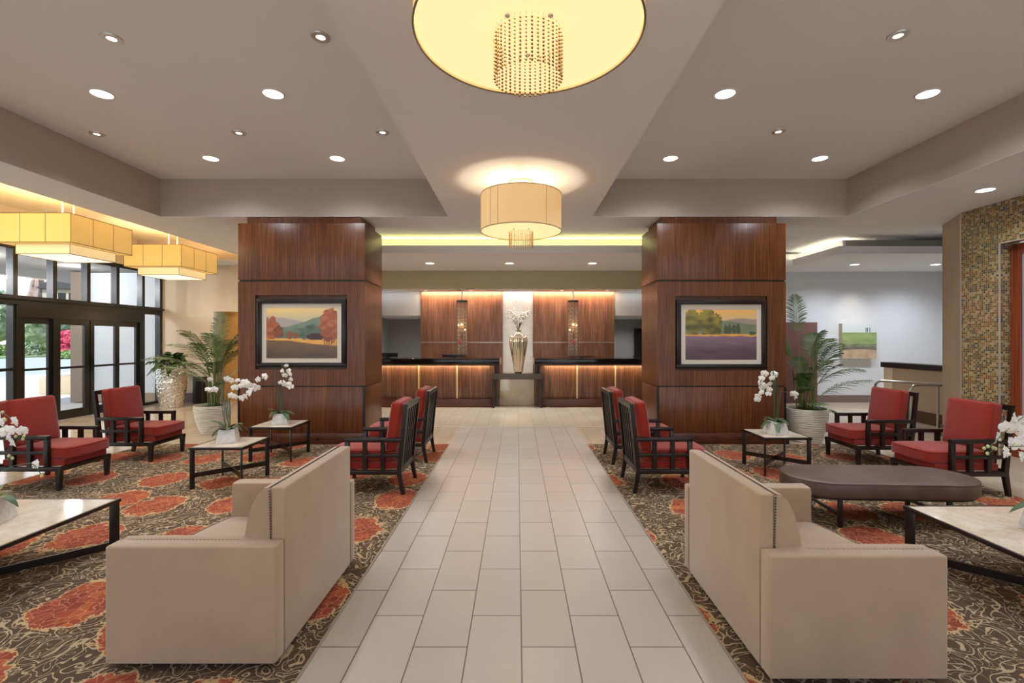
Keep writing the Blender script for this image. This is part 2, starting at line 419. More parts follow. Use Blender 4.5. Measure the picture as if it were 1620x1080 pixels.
        n0 = len(s.bm.faces); vm = {v: s.bm.verts.new(v.co) for v in bm.verts}
        for f in bm.faces: s.bm.faces.new([vm[v] for v in f.verts])
        s._faces(n0); bm.free(); return s
    def build(s, name, mats, parent=None, smooth=35, loc=None, rotz=0):
        me = bpy.data.meshes.new(name)
        s.bm.to_mesh(me); s.bm.free()
        for m in (mats if isinstance(mats, (list, tuple)) else [mats]): me.materials.append(m)
        if smooth:
            me.polygons.foreach_set('use_smooth', [True] * len(me.polygons))
            me.set_sharp_from_angle(angle=radians(smooth))
        o = bpy.data.objects.new(name, me); col.objects.link(o)
        if parent: o.parent = parent
        if loc: o.location = loc
        if rotz: o.rotation_euler.z = rotz
        return o

def thing(name, label, cat, loc=(0, 0, 0), rotz=0, group=None):
    o = bpy.data.objects.new(name, None); col.objects.link(o); o.empty_display_size = .1
    o.location = loc; o.rotation_euler = (0, 0, rotz); o['label'] = label; o['category'] = cat
    if group: o['group'] = group
    return o
def tag(o, label, cat, group=None, kind=None):
    o['label'] = label; o['category'] = cat
    if group: o['group'] = group
    if kind: o['kind'] = kind
    return o
KIDS = {}
def children(o): return [c for c in bpy.data.objects if c.parent == o]
def dup(o, loc=None, rotz=None, label=None, group=None, parent=None):
    c = o.copy(); col.objects.link(c); c.parent = parent
    for ch in children(o): dup(ch, parent=c)
    if loc is not None: c.location = loc
    if rotz is not None: c.rotation_euler = (0, 0, rotz)
    if label: c['label'] = label
    if group: c['group'] = group
    return c
def struct(name, mb, m, parent=None, smooth=0):
    o = mb.build(name, m, parent, smooth=smooth)
    if not parent: o['kind'] = 'structure'
    return o
def B(*a, bev=0, **k): return MB().box(*a, bev=bev, **k)
def at(px, py, d): return Vector(((px - VPX) * d / F, d, EYE - (py - VPY) * d / F))

# ------------------------------------------------------------------ building shell
ZC, ZB, Z2, ZS = 4.414, 3.785, 4.0, 3.60
YB = -3.6                     # wall behind the viewer
PL, PR = -1.123, 1.163        # tiled aisle
fl = MB()
fl.box(-9.8, PL, YB, 17, -.1, 0); fl.box(PR, 12.1, YB, 17, -.1, 0); fl.box(PL, PR, 9.49, 17, -.1, 0)
fl.mi = 1; fl.box(PL, PR, YB, 9.49, -.1, 0)
struct('floor', fl, [M_tile, M_path])
bands = MB(); bands.box(-5.5, 5.5, 9.47, 9.53, 0, .002)
struct('trim_1', bands, mat('grout_band', lin('#b3a68e'), .4))
# carpets with cut-in edge
tag(B(-6.1, PL, -2.5, 7.9, 0, .008).build('carpet', M_carpet), 'brown scroll carpet with red flowers left of the tiled aisle, by the windows', 'carpet')
tag(B(PR, 5.48, -2.5, 7.9, 0, .008).build('carpet', M_carpet), 'brown scroll carpet with orange flowers right of the tiled aisle', 'carpet')
edge = MB()
edge.box(PL, PL + .012, -2.5, 7.9, 0, .010); edge.box(PR - .012, PR, -2.5, 7.9, 0, .010)
edge.box(-6.112, -6.1, -2.5, 7.9, 0, .010); edge.box(5.48, 5.492, -2.5, 7.9, 0, .010)
struct('trim_2', edge, mat('edge_strip', lin('#a39a8c'), .4, metal=.3))

# ceilings
struct('ceiling', B(-5.96, 5.51, YB, 8.0, ZC, ZC + .15), M_ceil)
cb = MB(); cb.box(-1.155, 1.26, YB, 8.0, ZB, ZC)
def lowceil(mb): return struct('ceiling', mb, [M_greige, M_ceil])
def soffit_box(x0, x1, y0, y1, z0, z1):
    """greige faces, white underside"""
    mb = MB(); mb.mi = 0; mb.box(x0, x1, y0, y1, z0 + .004, z1); mb.mi = 1; mb.box(x0, x1, y0, y1, z0, z0 + .004); return mb
lowceil(soffit_box(-1.155, 1.26, YB, 8.0, ZB, ZC))
lowceil(soffit_box(-9.9, 12.1, 8.0, 8.83, ZB, ZC + .1)) if False else lowceil(soffit_box(-6.78, 12.1, 8.0, 8.83, ZB, ZC + .1))
lowceil(soffit_box(-6.78, -5.96, YB, 8.0, ZB, ZC + .1))
lowceil(soffit_box(5.51, 7.7, YB, 8.0, ZB, ZC + .1))
lowceil(soffit_box(-6.78, -4.6, 8.83, 13.6, ZB, ZC + .1))
lowceil(soffit_box(-9.9, -6.78, 12.35, 13.6, ZB, ZC + .1))
struct('ceiling', B(-9.9, -6.78, YB, 12.35, 4.3, 4.45), paint('cove_cream', lin('#eadfc8')))
struct('ceiling', B(-4.6, 12.1, 8.83, 13.7, Z2, Z2 + .15), M_ceil)
# stepped dropped ceiling over reception and over the right-hand passage
M_step = M_ceil
struct('ceiling', B(-4.6, 5.2, 10.33, 13.75, ZS, 3.763), M_ceil)
struct('trim_3', B(-4.6, 5.2, 10.55, 10.62, 3.763, 3.946), M_ceil)
struct('ceiling', B(7.0, 12.1, 10.4, 13.3, ZS, 3.763), M_ceil)
struct('ceiling', B(5.2, 7.0, 12.15, 13.3, ZS, 3.763), M_ceil)
st = MB(); st.box(7.25, 7.31, 10.65, 12.45, 3.763, 3.946); st.box(5.2, 7.31, 12.4, 12.45, 3.763, 3.946)
struct('trim_4', st, M_ceil)
struct('trim_5', B(7.31, 12.1, 10.65, 10.72, 3.763, 3.946), M_grey)  # grey paint puts the unlit front's shade into the step's colour
# bulkhead above the reception
struct('wall_reception_bulkhead', soffit_box(-4.6, 5.2, 12.99, 13.7, 3.10, ZS), [paint('olive_beige', lin('#b8b092')), M_ceil])
# back walls
M_sW = M_stoneW
struct('wall_back_left', B(-8.37, -4.32, 13.2, 13.25, 2.506, ZB).box(-9.9, -8.37, 13.2, 13.6, 0, ZB), M_wall_l)
struct('wall_corridor', B(-8.5, -4.32, 13.57, 13.65, 0, ZB), M_orange)
struct('wall_corridor', B(-8.37, -8.30, 13.2, 13.57, 0, 2.506).box(-8.37, -4.4, 13.25, 13.57, 2.506, 2.56), M_grey)
struct('wall_office_left', B(-4.40, -4.32, 13.2, 16.3, 0, 3.2).box(-4.32, -2.74, 13.65, 13.75, 2.415, 3.12), M_grey)
struct('wall_office_left', B(-4.4, -2.0, 16.2, 16.3, 0, 3.0).box(-2.74, -2.66, 13.75, 16.2, 0, 3.0), M_grey)
struct('ceiling', B(-4.4, -2.66, 13.75, 16.3, 2.415, 2.5), M_ceil)
struct('wall_office_right', B(2.76, 4.35, 13.65, 13.75, 2.415, 3.12).box(4.30, 4.40, 13.2, 16.3, 0, 3.2), M_grey)
struct('wall_office_right', B(2.6, 4.4, 16.2, 16.3, 0, 3.0).box(2.68, 2.76, 13.75, 16.2, 0, 3.0), M_grey)
struct('ceiling', B(2.68, 4.4, 13.75, 16.3, 2.415, 2.5), M_ceil)
struct('door_3', B(3.95, 4.29, 16.1, 16.19, 0, 2.1), M_espresso)
struct('wall_back_right', B(4.40, 12.1, 13.2, 13.35, 0, 4.0), M_wall)
struct('baseboard_back_right', B(4.40, 12.05, 13.17, 13.2, 0, .2), M_mauve)
struct('baseboard_back_left', B(-9.8, -8.37, 13.17, 13.2, 0, .26), M_mauve)
struct('wall_far_right', B(12.0, 12.1, 8.0, 13.3, 0, 4.0), M_wall)
struct('wall_passage', B(7.9, 12.1, 8.1, 8.2, 0, 4.0), M_wall)  # unseen wall added to stop sky light leaking into the passage
wf = MB(); wf.box(-9.9, 7.7, YB-.1, YB, 3.6, 4.5); wf.box(-9.9, 7.7, YB-.1, YB, 0, .12)
struct('wall_front', wf, M_wall)
mf = MB()
for k in range(12):
    x = -9.85 + k*17.5/11; mf.box(x-.045, x+.045, YB-.1, YB, .12, 3.6)
struct('window_frame_front', mf, M_bronze)  # mullions of the glazing added behind the viewer
struct('window_50', B(-9.8, 7.65, YB-.055, YB-.045, .12, 3.6), M_glass)  # unseen glazing added behind the viewer so daylight fills the room
struct('ground', B(-24, 30, -40, YB-.1, -.12, -.02), paint('pale_paving', lin('#c9c4bb')))  # unseen paving added outside the front glazing, bounces daylight to the ceilings
# stone and wood wall behind reception
struct('wall_stone_upper', B(-.406, .45, 13.63, 13.75, 0, 3.12), M_stoneW)
tag(B(-.45, .45, 12.62, 12.70, 0, .72, bev=.004).build('stone_panel', marble('warm_stone', lin('#ecdfc8'), lin('#dfcdb0'), lin('#c8b08a'), 1.5, .3)), 'pale stone panel standing under the console between the counters', 'panel')
jt = MB()
for z in (.62, 1.24, 1.86, 2.48): jt.box(-.406, .45, 13.627, 13.63, z, z + .006)
struct('trim_6', jt, M_grey)
def woodwall(x0, x1, lab):
    t_ = thing('wood_wall_panel', lab, 'wall panel', (0, 0, 0), 0, 'reception wall panels')
    B(x0, x1, 13.60, 13.75, 1.665, 3.12).build('upper_panel', M_woodwall, t_)
    B(x0, x1, 13.60, 13.75, 0, 1.635).build('lower_panel', M_woodwall, t_)
    B(x0, x1, 13.595, 13.74, 1.635, 1.665).build('metal_band', mat('mosaic_band', lin('#a8988a'), .3, metal=.6), t_)
woodwall(-2.74, -.406, 'streaky brown wood wall behind the left reception counter')
woodwall(.45, 2.76, 'streaky brown wood wall behind the right reception counter')

# right side: mosaic wall, taupe pier, door
struct('wall_right', B(7.2, 7.5, 7.14, 7.76, 0, ZB).box(7.2, 7.5, YB, 4.8, 0, ZB).box(7.2, 7.5, 4.8, 7.14, 3.155, ZB), M_mosaic)
struct('wall_right_pier', MB().prism([(7.2, 7.76), (7.67, 8.63), (7.95, 8.5), (7.5, 7.7)], 0, ZB), M_stub)
struct('baseboard_right', MB().prism([(7.17, 7.77), (7.65, 8.66), (7.72, 8.63), (7.24, 7.74)], 0, .2), M_wood_base)
tr = MB(); tr.box(7.185, 7.2, 7.12, 7.14, 0, 3.165); tr.box(7.185, 7.2, 4.8, 7.14, 3.155, 3.17); tr.box(7.19, 7.2, 7.752, 7.765, 0, ZB)
struct('trim_7', tr, M_trim)
M_etch = mat('etched_glass', lin('#aab0b6'), .35); t = NT(M_etch)
t.color(t.ramp(t.new('ShaderNodeTexWave', {'Vector': t.geo(), 'Scale': 14.0, 'Distortion': 3.0}, bands_direction='Z').outputs[0], [(.2, lin('#9a9fa6')), (.8, lin('#c2c6ca'))]))
dr = struct('door_1', B(7.34, 7.44, 6.98, 7.12, 0, 3.14, bev=.006).box(7.34, 7.44, 4.82, 4.96, 0, 3.14).box(7.34, 7.44, 4.96, 6.98, 3.0, 3.14).box(7.34, 7.44, 4.96, 6.98, 0, .2), M_cherry)
o = B(7.37, 7.40, 4.96, 6.98, .2, 3.0).build('glass_pane', M_etch, dr)

# passage half wall, cap and rails
hw = thing('half_wall', 'low beige ramp wall with a dark wood cap, behind the red chairs', 'wall', (8.4, 0, 0))
B(0, .18, 8.2, 10.7, 0, 1.10).build('body', M_stub, hw)
B(-.01, .19, 10.7, 10.95, 0, 1.10).build('end_post', M_wall_l, hw)
B(-.05, .24, 8.2, 11.0, 1.10, 1.22, bev=.008).build('cap', M_espresso, hw)
B(-.02, 0, 8.2, 10.95, 0, .24).build('baseboard', M_wood_base, hw)
def rail(pts, r, lab):
    t_ = thing('handrail', lab, 'handrail', (pts[0][0], pts[0][1], 0), 0, 'ramp handrails')
    P = [Vector((p[0] - pts[0][0], p[1] - pts[0][1], p[2])) for p in pts]
    MB().tube(P, r, 10).build('rail', M_steel, t_)
    return t_
def railpts(a, b, z):
    A = Vector((a[0], a[1], 0)); Bv = Vector((b[0], b[1], 0)); d = (Bv - A).normalized()
    pts = [A, A + Vector((0, 0, z - .12))]
    for k in range(1, 6):
        th = k / 5 * pi / 2; pts.append(A + d * (.12 * (1 - cos(th))) + Vector((0, 0, z - .12 + .12 * sin(th))))
    pts.append(Bv + Vector((0, 0, z))); pts += [Bv + Vector((0, 0, z * .5)), Bv] if False else []
    return pts
r1 = rail(railpts((7.26, 9.70), (7.95, 8.72), .90), .022, 'farther steel handrail with curved end behind the red chair')
MB().tube([(.62, -.90, 0), (.62, -.90, .9)], .02, 8).build('post', M_steel, r1)
r2 = rail(railpts((7.15, 8.70), (7.72, 8.70), .90), .022, 'nearer steel handrail with curved end beside the taupe pier')
MB().tube([(.5, 0, 0), (.5, 0, .9)], .02, 8).build('post', M_steel, r2)

# brown panel and canvas on the right back wall
tag(B(6.9, 8.16, 13.0, 13.16, 0, 2.2, bev=.006).build('wall_divider', paint('brown_panel', lin('#6a4a44'), .5)), 'tall reddish brown panel behind the right potted palm', 'panel')

# ------------------------------------------------------------------ painted pictures (vertex colours are the paint itself)
def painting_mesh(name, w, h, fn, nx=190, nz=140):
    me = bpy.data.meshes.new(name); vs = []; fs = []; cols = []
    for j in range(nz + 1):
        for i in range(nx + 1):
            u, v = i / nx, j / nz; vs.append(((u - .5) * w, 0, v * h)); cols.append(fn(u, v))
    for j in range(nz):
        for i in range(nx):
            a = j * (nx + 1) + i; fs.append((a, a + 1, a + nx + 2, a + nx + 1))
    me.from_pydata(vs, [], fs); ca = me.color_attributes.new('paint', 'FLOAT_COLOR', 'POINT')
    for k_, c in enumerate(cols): ca.data[k_].color = (*c, 1)
    return me
M_paint = mat('oil_paint', (.5, .5, .5), .35); t = NT(M_paint); a_ = t.new('ShaderNodeVertexColor'); a_.layer_name = 'paint'; t.color(a_.outputs[0])
def mixc(a, b, f):
    f = max(0, min(1, f)); return tuple(x + (y - x) * f for x, y in zip(a, b))
def nz_(u, v, s, z=0): return noise.noise(Vector((u * s, v * s, z)))
def sm(e0, e1, x):
    x = max(0, min(1, (x - e0) / (e1 - e0))); return x * x * (3 - 2 * x)
L = {k: tuple(min(1, x*1.35) for x in lin(v)) for k, v in dict(sky='#e3c078', sky2='#b9ad8c', mt='#8e8590', hill='#6f7f6c', hill2='#56685c', rust='#86482c', rust2='#a8603c', gold='#c28c40',
     fld='#6b5036', fld2='#4a3830', grn='#3c5040', drk='#3a2424', olive='#6f6a38', mauve='#7a6070', gold2='#e0a850', dusk='#4f3c44', tg='#4c4e2e', tg2='#8c7c34').items()}
def blob(u, v, cx, cz, rx, rz, s=14, z=1): return ((u-cx)/rx)**2 + ((v-cz)/rz)**2 + .5 * nz_(u, v, s, z) + .45 * nz_(u, v, s*3, z) < 1
def art_left(u, v):
    c = mixc(L['sky2'], L['sky'], sm(.75, 1, v) * (1 - .4*u))
    if v < .80 + .03*sin(u*7) - .12*u: c = mixc(L['mt'], L['sky2'], .3)
    if v < .62 + .22*sm(.2, .85, u) + .015*nz_(u, v, 8): c = mixc(L['hill'], L['hill2'], sm(.8, .4, v) + .4*nz_(u, v, 5))
    if v < .40: c = mixc(L['gold'], L['gold2'], .4 + .5*nz_(u, v, 6))
    if v < .36 - .10*sm(.2, .9, u) + .02*nz_(u, v, 5) or (v < .36 and u < .12): c = mixc(L['fld'], L['fld2'], sm(.32, 0, v) + .3*nz_(u, v, 9))
    for cx, cz, rx, rz, k1, k2 in ((.62, .50, .17, .16, 'grn', 'hill2'), (.70, .42, .15, .07, 'drk', 'drk'), (.33, .46, .05, .08, 'rust', 'fld'), (.42, .45, .035, .06, 'rust', 'fld')):
        if blob(u, v, cx, cz, rx, rz, 16, cx) and v > .37: c = mixc(L[k1], L[k2], .5 + nz_(u, v, 12))
    if blob(u, v, .06, .60, .12, .22, 14, 3) and v > .38: c = mixc(L['rust'], L['rust2'], .5 + .9*nz_(u, v, 13))
    if blob(u, v, .17, .52, .07, .13, 14, 4) and v > .38: c = mixc(L['rust'], L['drk'], .3 + .6*nz_(u, v, 13))
    if blob(u, v, .90, .66, .15, .34, 12, 5) and v > .30: c = mixc(L['rust2'], L['rust'], .5 + 1.0*nz_(u, v, 13) + .6*sm(.7, .4, v))
    if v < .42 and v > .26 and u > .8 and abs((u*31) % 1 - .5) < .12: c = L['drk']
    return c
def art_right(u, v):
    c = mixc(L['sky2'], L['gold2'], sm(.65, 1, v) * .8)
    if v < .78 + .05*sm(.5, 1, u) + .02*sin(u*11) and u > .35: c = mixc(L['mauve'], L['sky2'], .35)
    if v < .70 + .08*sm(1, .5, u): c = mixc(L['hill'], L['olive'], .3 + .5*nz_(u, v, 6))
    if v < .52: c = mixc(L['gold'], L['gold2'], .2 + .6*nz_(u, v, 8))
    if v < .47 + .02*nz_(u, v, 6): c = mixc(L['mauve'], L['dusk'], sm(.48, .1, v) + .3*nz_(u*.3, v, 14))
    for cx, cz, rx, rz in ((.10, .74, .12, .28), (.29, .76, .12, .28), (.43, .70, .09, .22)):
        if blob(u, v, cx, cz, rx, rz, 12, cx*7) and v > .50: c = mixc(L['tg'], L['tg2'], .3 + 1.0*nz_(u, v, 10) + .7*sm(.7, 1, v))
    for cx in (.57, .62, .68, .74):
        if blob(u, v, cx, .60, .03, .11, 20, cx) and v > .52: c = mixc(L['tg'], L['grn'], .5)
    if blob(u, v, .94, .53, .05, .035, 20, 2): c = L['grn']
    return c
def art_canvas(u, v):
    c = mixc(lin('#b9c4c2'), lin('#cdd6d8'), v + .1*nz_(u, v, 6))
    if v < .75: c = mixc(lin('#7f9460'), lin('#98a76f'), .5 + .8*nz_(u*.4, v, 9) + sm(.5, .75, v)*.2)
    if v < .42 + .03*nz_(u, v, 4): c = mixc(lin('#6d7263'), lin('#8d8f6c'), .5 + 1.2*nz_(u*.5, v, 9))
    if v < .34 + .04*nz_(u, v, 5): c = mixc(lin('#5f5f58'), lin('#7a7468'), .5 + nz_(u*.3, v, 12))
    if v < .23 + .04*sin(u*3): c = mixc(lin('#b39a7e'), lin('#c7ae92'), .5 + nz_(u, v, 6))
    if .75 < v < .88 and any(abs(u - x) < .014 for x in (.69, .735, .80)): c = lin('#5f6f6e')
    return c
def framed(x, y, z, w, h, pw, ph, pz, fn, lab, nm='framed_painting'):
    t_ = thing(nm, lab, 'painting', (x, y, z))
    fb = .075; f = MB()
    # profiled frame
    for (x0, x1, z0, z1) in ((-w/2, w/2, 0, fb), (-w/2, w/2, h-fb, h), (-w/2, -w/2+fb, fb, h-fb), (w/2-fb, w/2, fb, h-fb)):
        f.box(x0, x1, -.035, .03, z0, z1, bev=.006)
    for (x0, x1, z0, z1) in ((-w/2+.018, w/2-.018, .02, .05), (-w/2+.018, w/2-.018, h-.05, h-.02), (-w/2+.02, -w/2+.05, .05, h-.05), (w/2-.05, w/2-.02, .05, h-.05)):
        f.box(x0, x1, -.05, -.03, z0, z1, bev=.007)
    f.build('frame', mat('dark_frame', lin('#1f1816'), .3), t_)
    B(-w/2+fb, w/2-fb, 0, .02, fb, h-fb).build('mat_board', mat('mat_board', lin('#e2d9c8'), .8), t_)
    me = painting_mesh('picture', pw, ph, fn); me.materials.append(M_paint)
    o = bpy.data.objects.new('picture', me); col.objects.link(o); o.parent = t_; o.location = (0, -.004, pz - z)
    gp = B(-w/2+fb, w/2-fb, -.016, -.012, fb, h-fb).build('glass_pane', M_picglass, t_)
    return t_

# ------------------------------------------------------------------ wood-clad columns
YF, YK = 7.92, 8.90
def column(x0, x1, rec, lab):
    cx = (x0 + x1) / 2
    t_ = thing('wood_column', lab, 'column', (cx, YF, 0), 0, 'wood columns beside the aisle')
    a, b = x0 - cx, x1 - cx; D = YK - YF
    B(a+.12, b-.12, .12, D-.12, 0, 3.75).build('core', M_black, t_)
    B(a-.03, b+.03, -.05, D+.03, .008, .19, bev=.006).build('baseboard', M_wood_base, t_)
    B(a, b, 0, D, .19, .945, bev=.004).build('lower_panel', M_wood, t_)
    rv = MB(); rv.box(a+.015, b-.015, .015, D-.015, .94, .965); rv.box(a+.015, b-.015, .015, D-.015, 2.69, 2.715)
    for cx_ in (a, b):
        s_ = 1 if cx_ == a else -1
        rv.box(min(cx_, cx_+s_*.035)-.004*(s_ > 0), max(cx_, cx_+s_*.035)+.004*(s_ < 0), -.004, .035, .19, .945)
    rv.build('black_reveal', M_black, t_)
    rx0, rx1, rz0, rz1 = rec[0]-cx, rec[1]-cx, rec[2], rec[3]
    mp = MB(); mp.box(a, rx0, 0, .2, .965, 2.69); mp.box(rx1, b, 0, .2, .965, 2.69); mp.box(rx0, rx1, 0, .2, rz1, 2.69); mp.box(rx0, rx1, 0, .2, .965, rz0)
    mp.box(rx0, rx1, .06, .2, rz0, rz1); mp.box(a, b, .2, D, .965, 2.69)
    mp.build('middle_panel', M_wood, t_)
    B(a, b, 0, D, 2.715, 3.655, bev=.004).build('upper_panel', M_wood, t_)
    B(a+.10, b-.10, .10, D-.08, 3.655, ZB).build('cap', M_wood, t_)
    return t_
column(-4.62, -2.515, (-4.33, -2.815, 1.24, 2.465), 'left wood-clad column with the autumn trees painting')
column(2.32, 4.45, (2.62, 4.145, 1.22, 2.45), 'right wood-clad column with the tall trees painting')
zz_ = lambda py: EYE - (py - VPY) * YF / F
framed(-3.573, 7.945, zz_(580.7), 1.48, 1.13, 1.175, .83, zz_(566.5), art_left, 'framed painting of rust autumn trees on the left column')
framed(3.385, 7.945, zz_(583), 1.49, 1.14, 1.18, .83, zz_(569), art_right, 'framed painting of tall dark trees on the right column')
# canvas on far right wall
cv = thing('canvas_painting', 'unframed canvas of a green field on the far right wall', 'painting', (9.35, 13.2, 1.213))
B(-.47, .47, -.13, 0, 0, .955).build('canvas_box', mat('canvas_edge', lin('#b9ae98'), .8), cv)
me = painting_mesh('picture', .94, .955, art_canvas); me.materials.append(M_paint)
o = bpy.data.objects.new('picture', me); col.objects.link(o); o.parent = cv; o.location = (0, -.132, 0)

# ------------------------------------------------------------------ entrance glazing (left)
XG = -9.8
edges = [13.15, 12.53]
y = 12.53
while y > YB + .2: y -= .8; edges.append(round(y, 3))
fr = MB()
fr.box(XG-.10, XG+.02, YB, 13.2, 2.40, 2.60); fr.box(XG-.10, XG+.08, YB, 13.2, 2.52, 2.56); fr.box(XG-.08, XG, YB, 13.2, 3.50, 3.60); fr.box(XG-.08, XG, YB, 9.33, 0, .10); fr.box(XG-.08, XG, 12.53, 13.2, 0, .06)
for y in edges: fr.box(XG-.12, XG+.02, y-.045, y+.045, 2.60, 3.52)
for y in edges:
    if y < 9.4 or y > 12.5: fr.box(XG-.12, XG+.02, y-.045, y+.045, 0, 2.42)
fr.box(XG-.08, XG, YB, 9.33, 1.12, 1.18)
struct('window_frame_left', fr, M_bronze)
struct('wall_left', B(XG-.12, XG+.0, YB, 13.2, 3.60, 4.4), M_wall_l)
for i, (a, b) in enumerate(zip(edges[1:], edges[:-1])):
    struct('window_%d' % (i+1), B(XG-.045, XG-.035, a+.045, b-.045, 2.60, 3.50), M_glass)
for i, (a, b) in enumerate(zip(edges[1:], edges[:-1])):
    if 9.3 < (a+b)/2 < 12.5: continue
    struct('window_%d' % (i+31), B(XG-.045, XG-.035, a+.045, b-.045, .06, 2.40), M_glass)
dd = B(XG-.10, XG+.04, 9.33, 12.53, 2.17, 2.40, bev=.004).box(XG-.12, XG+.03, 9.33, 9.45, 0, 2.2).box(XG-.12, XG+.03, 12.40, 12.53, 0, 2.2)
dd = struct('door_2', dd, M_bronze)
for k_, (a, b, st_, xo) in enumerate(((9.45, 10.10, .085, 0), (10.08, 10.95, .15, .05), (10.93, 11.74, .12, .05), (11.72, 12.40, .085, 0))):
    f = MB(); x0, x1 = XG-.06+xo, XG-.01+xo
    f.box(x0, x1, a, a+st_, .01, 2.17); f.box(x0, x1, b-st_, b, .01, 2.17); f.box(x0, x1, a+st_, b-st_, 2.05, 2.17); f.box(x0, x1, a+st_, b-st_, .01, .205); f.box(x0, x1, a+st_, b-st_, 1.10, 1.145)
    lf = f.build('door_leaf', M_bronze, dd, smooth=0)
    B((x0+x1)/2-.004, (x0+x1)/2+.004, a+st_, b-st_, .205, 2.05).build('pane', M_glass, lf, smooth=0)

# ------------------------------------------------------------------ outdoors
M_pave = paint('pale_paving', lin('#c9c4bb')); M_road = paint('sunlit_asphalt', lin('#a7a9ab'))  # light grey base colour on the asphalt
struct('ground', B(-24, XG-.05, -10, 40, -.12, -.02), M_pave)
struct('ground', B(-160, -24, -40, 190, -.14, -.04), M_road)
struct('ground', B(-160, -48, -40, 190, -.12, .06), paint('lawn', lin('#7f8f58')))
struct('wall_exterior', B(-12.0, XG-.12, 13.4, 13.6, 0, 3.6), paint('exterior_white', lin('#d6dade')))
struct('wall_exterior_base', B(-12.0, XG-.12, 13.36, 13.4, 0, .24), paint('tan_base', lin('#a48f7c')))
tag(B(-12.32, -12.0, 13.2, 13.75, 0, 3.6).build('entrance_pier', paint('taupe_pier', lin('#8d7d6e'))), 'taupe pier outside the entrance doors', 'pier')
struct('ceiling_canopy', B(-15, XG-.12, -8, 24, 3.62, 3.9), paint('canopy_soffit', lin('#8e8a85')))
tag(B(-15.3, -14.2, 15.3, 16.4, -.02, .55, bev=.03).build('concrete_planter', paint('concrete', lin('#b3a48f'))), 'low tan concrete block outside the entrance doors', 'planter')
for (xx_, yy_, pw) in ((-12.0, 10.2, 120), (-11.4, 12.3, 22), (-13.5, 6.0, 200)):
    light('POINT', 'canopy_light', (xx_, yy_, 3.35), pw, (.93, .96, 1), shadow_soft_size=.15)  # unseen fill lights added to brighten the white outside wall
def bush(c, r, n, size, m_, name='shrub', lab='', cat='shrub', group=None, seed=0):
    rnd = random.Random(seed); mb = MB()
    for _ in range(n):
        v = Vector((rnd.gauss(0, 1), rnd.gauss(0, 1), abs(rnd.gauss(0, 1)))).normalized() * rnd.uniform(.72, 1.05)
        p = Vector((v.x*r[0], v.y*r[1], v.z*r[2]))
        a = Vector((rnd.gauss(0, 1), rnd.gauss(0, 1), rnd.gauss(0, 1))).normalized(); b = a.orthogonal().normalized()
        s_ = size * rnd.uniform(.6, 1.3)
        mb.quad([p - a*s_, p - b*s_*.5, p + a*s_, p + b*s_*.5])
    mb.ico((0, 0, 0), 1, 2, (r[0]*.8, r[1]*.8, r[2]*.85))
    o = mb.build(name, m_, smooth=0, loc=c); tag(o, lab, cat, group); return o
def leafm(nm, a, b):
    m = mat(nm, a, .8); t = NT(m); t.color(t.ramp(t.noise(t.geo(), 1.6, 4), [(.35, a), (.65, b)])); return m
M_g1 = leafm('garden_green', lin('#54713c'), lin('#8fa863')); M_g2 = leafm('grey_green', lin('#6f8266'), lin('#a3b08c')); M_pk = leafm('cordyline_red', lin('#a82a44'), lin('#e26a7c'))
def outpt(px, d): return ((px - VPX) * d / F, d, 0)
bl = [(3, 50, .75, 1.1, M_g1, 'green shrub by the driveway, leftmost in view'), (28, 53, .8, 1.0, M_g2, 'grey-green low shrub seen left of the first door pane'),
      (50, 51, .75, 1.3, M_g2, 'grey-green shrub seen through the left door pane'), (72, 55, .75, 1.1, M_g1, 'green shrub seen at the right of the left door pane'), (110, 44, .9, .6, M_g1, 'low green shrub in front of the red-leafed plant')]
for i, (px, d, rx, rz, mm, lb) in enumerate(bl):
    x, y_, _ = outpt(px, d); bush((x, y_, .05), (rx, rx, rz), 700, .22, mm, 'shrub', lb, 'shrub', 'shrubs across the driveway', i)
x, y_, _ = outpt(106, 50); bush((x, y_, .3), (1.5, 1.2, 2.3), 900, .32, M_pk, 'red_cordyline', 'pink and red leafed shrub across the driveway', 'shrub', None, 40)
for i, (px, d, r, h, lb) in enumerate([(-4, 62, 2.6, 8, 'tall green tree beyond the driveway, at the left edge'), (28, 68, 2.4, 7.6, 'green tree beyond the driveway, second from the left edge'), (56, 58, 2.2, 6.0, 'grey-green tree below the rock peak'), (86, 64, 2.2, 6, 'green tree between the rock peak and the gabled building'), (104, 63, 2.0, 4.8, 'bushy green tree behind the red-leafed plant')]):
    x, y_, _ = outpt(px, d); tt = thing('tree', lb, 'tree', (x, y_, 0), 0, 'trees beyond the driveway')
    b_ = bush((0, 0, h*.55), (r, r, h*.45), 900, .4, M_g1 if i % 2 else M_g2, 'crown', '', '', None, 60+i)
    for k_ in ('label', 'category'):
        if k_ in b_: del b_[k_]
    b_.parent = tt; MB().tube([(0, 0, 0), (.1, 0, h*.5)], .16, 8).build('trunk', M_soil, tt)
# rock mountain
mb = MB(); bm = bmesh.new(); bmesh.ops.create_icosphere(bm, subdivisions=5, radius=1)
for v in bm.verts:
    q = v.co.copy(); n_ = noise.fractal(q * 2.2, 1, 2, 5)
    taper = max(.12, 1 - max(0, q.z) * .85)
    v.co = Vector((q.x * 6.5 * taper * (1 + .5*n_), q.y * 6 * taper, q.z * 25 * (1 + .18*n_)))
mb.merge(bm); x, y_, _ = outpt(58, 150)
M_rock = mat('rock', lin('#8d7770'), .95); t = NT(M_rock); t.color(t.ramp(t.noise(t.geo(), .35, 6, .7), [(.35, lin('#6d5b58')), (.65, lin('#a58f84'))]))
tag(mb.build('rock_peak', M_rock, loc=(x, y_, 0)), 'jagged brown rock peak far away beyond the trees', 'rock')
x, y_, _ = outpt(110, 70)
hb = thing('gabled_building', 'small dark gabled building with windows far outside', 'building', (x, y_, 0), radians(20))
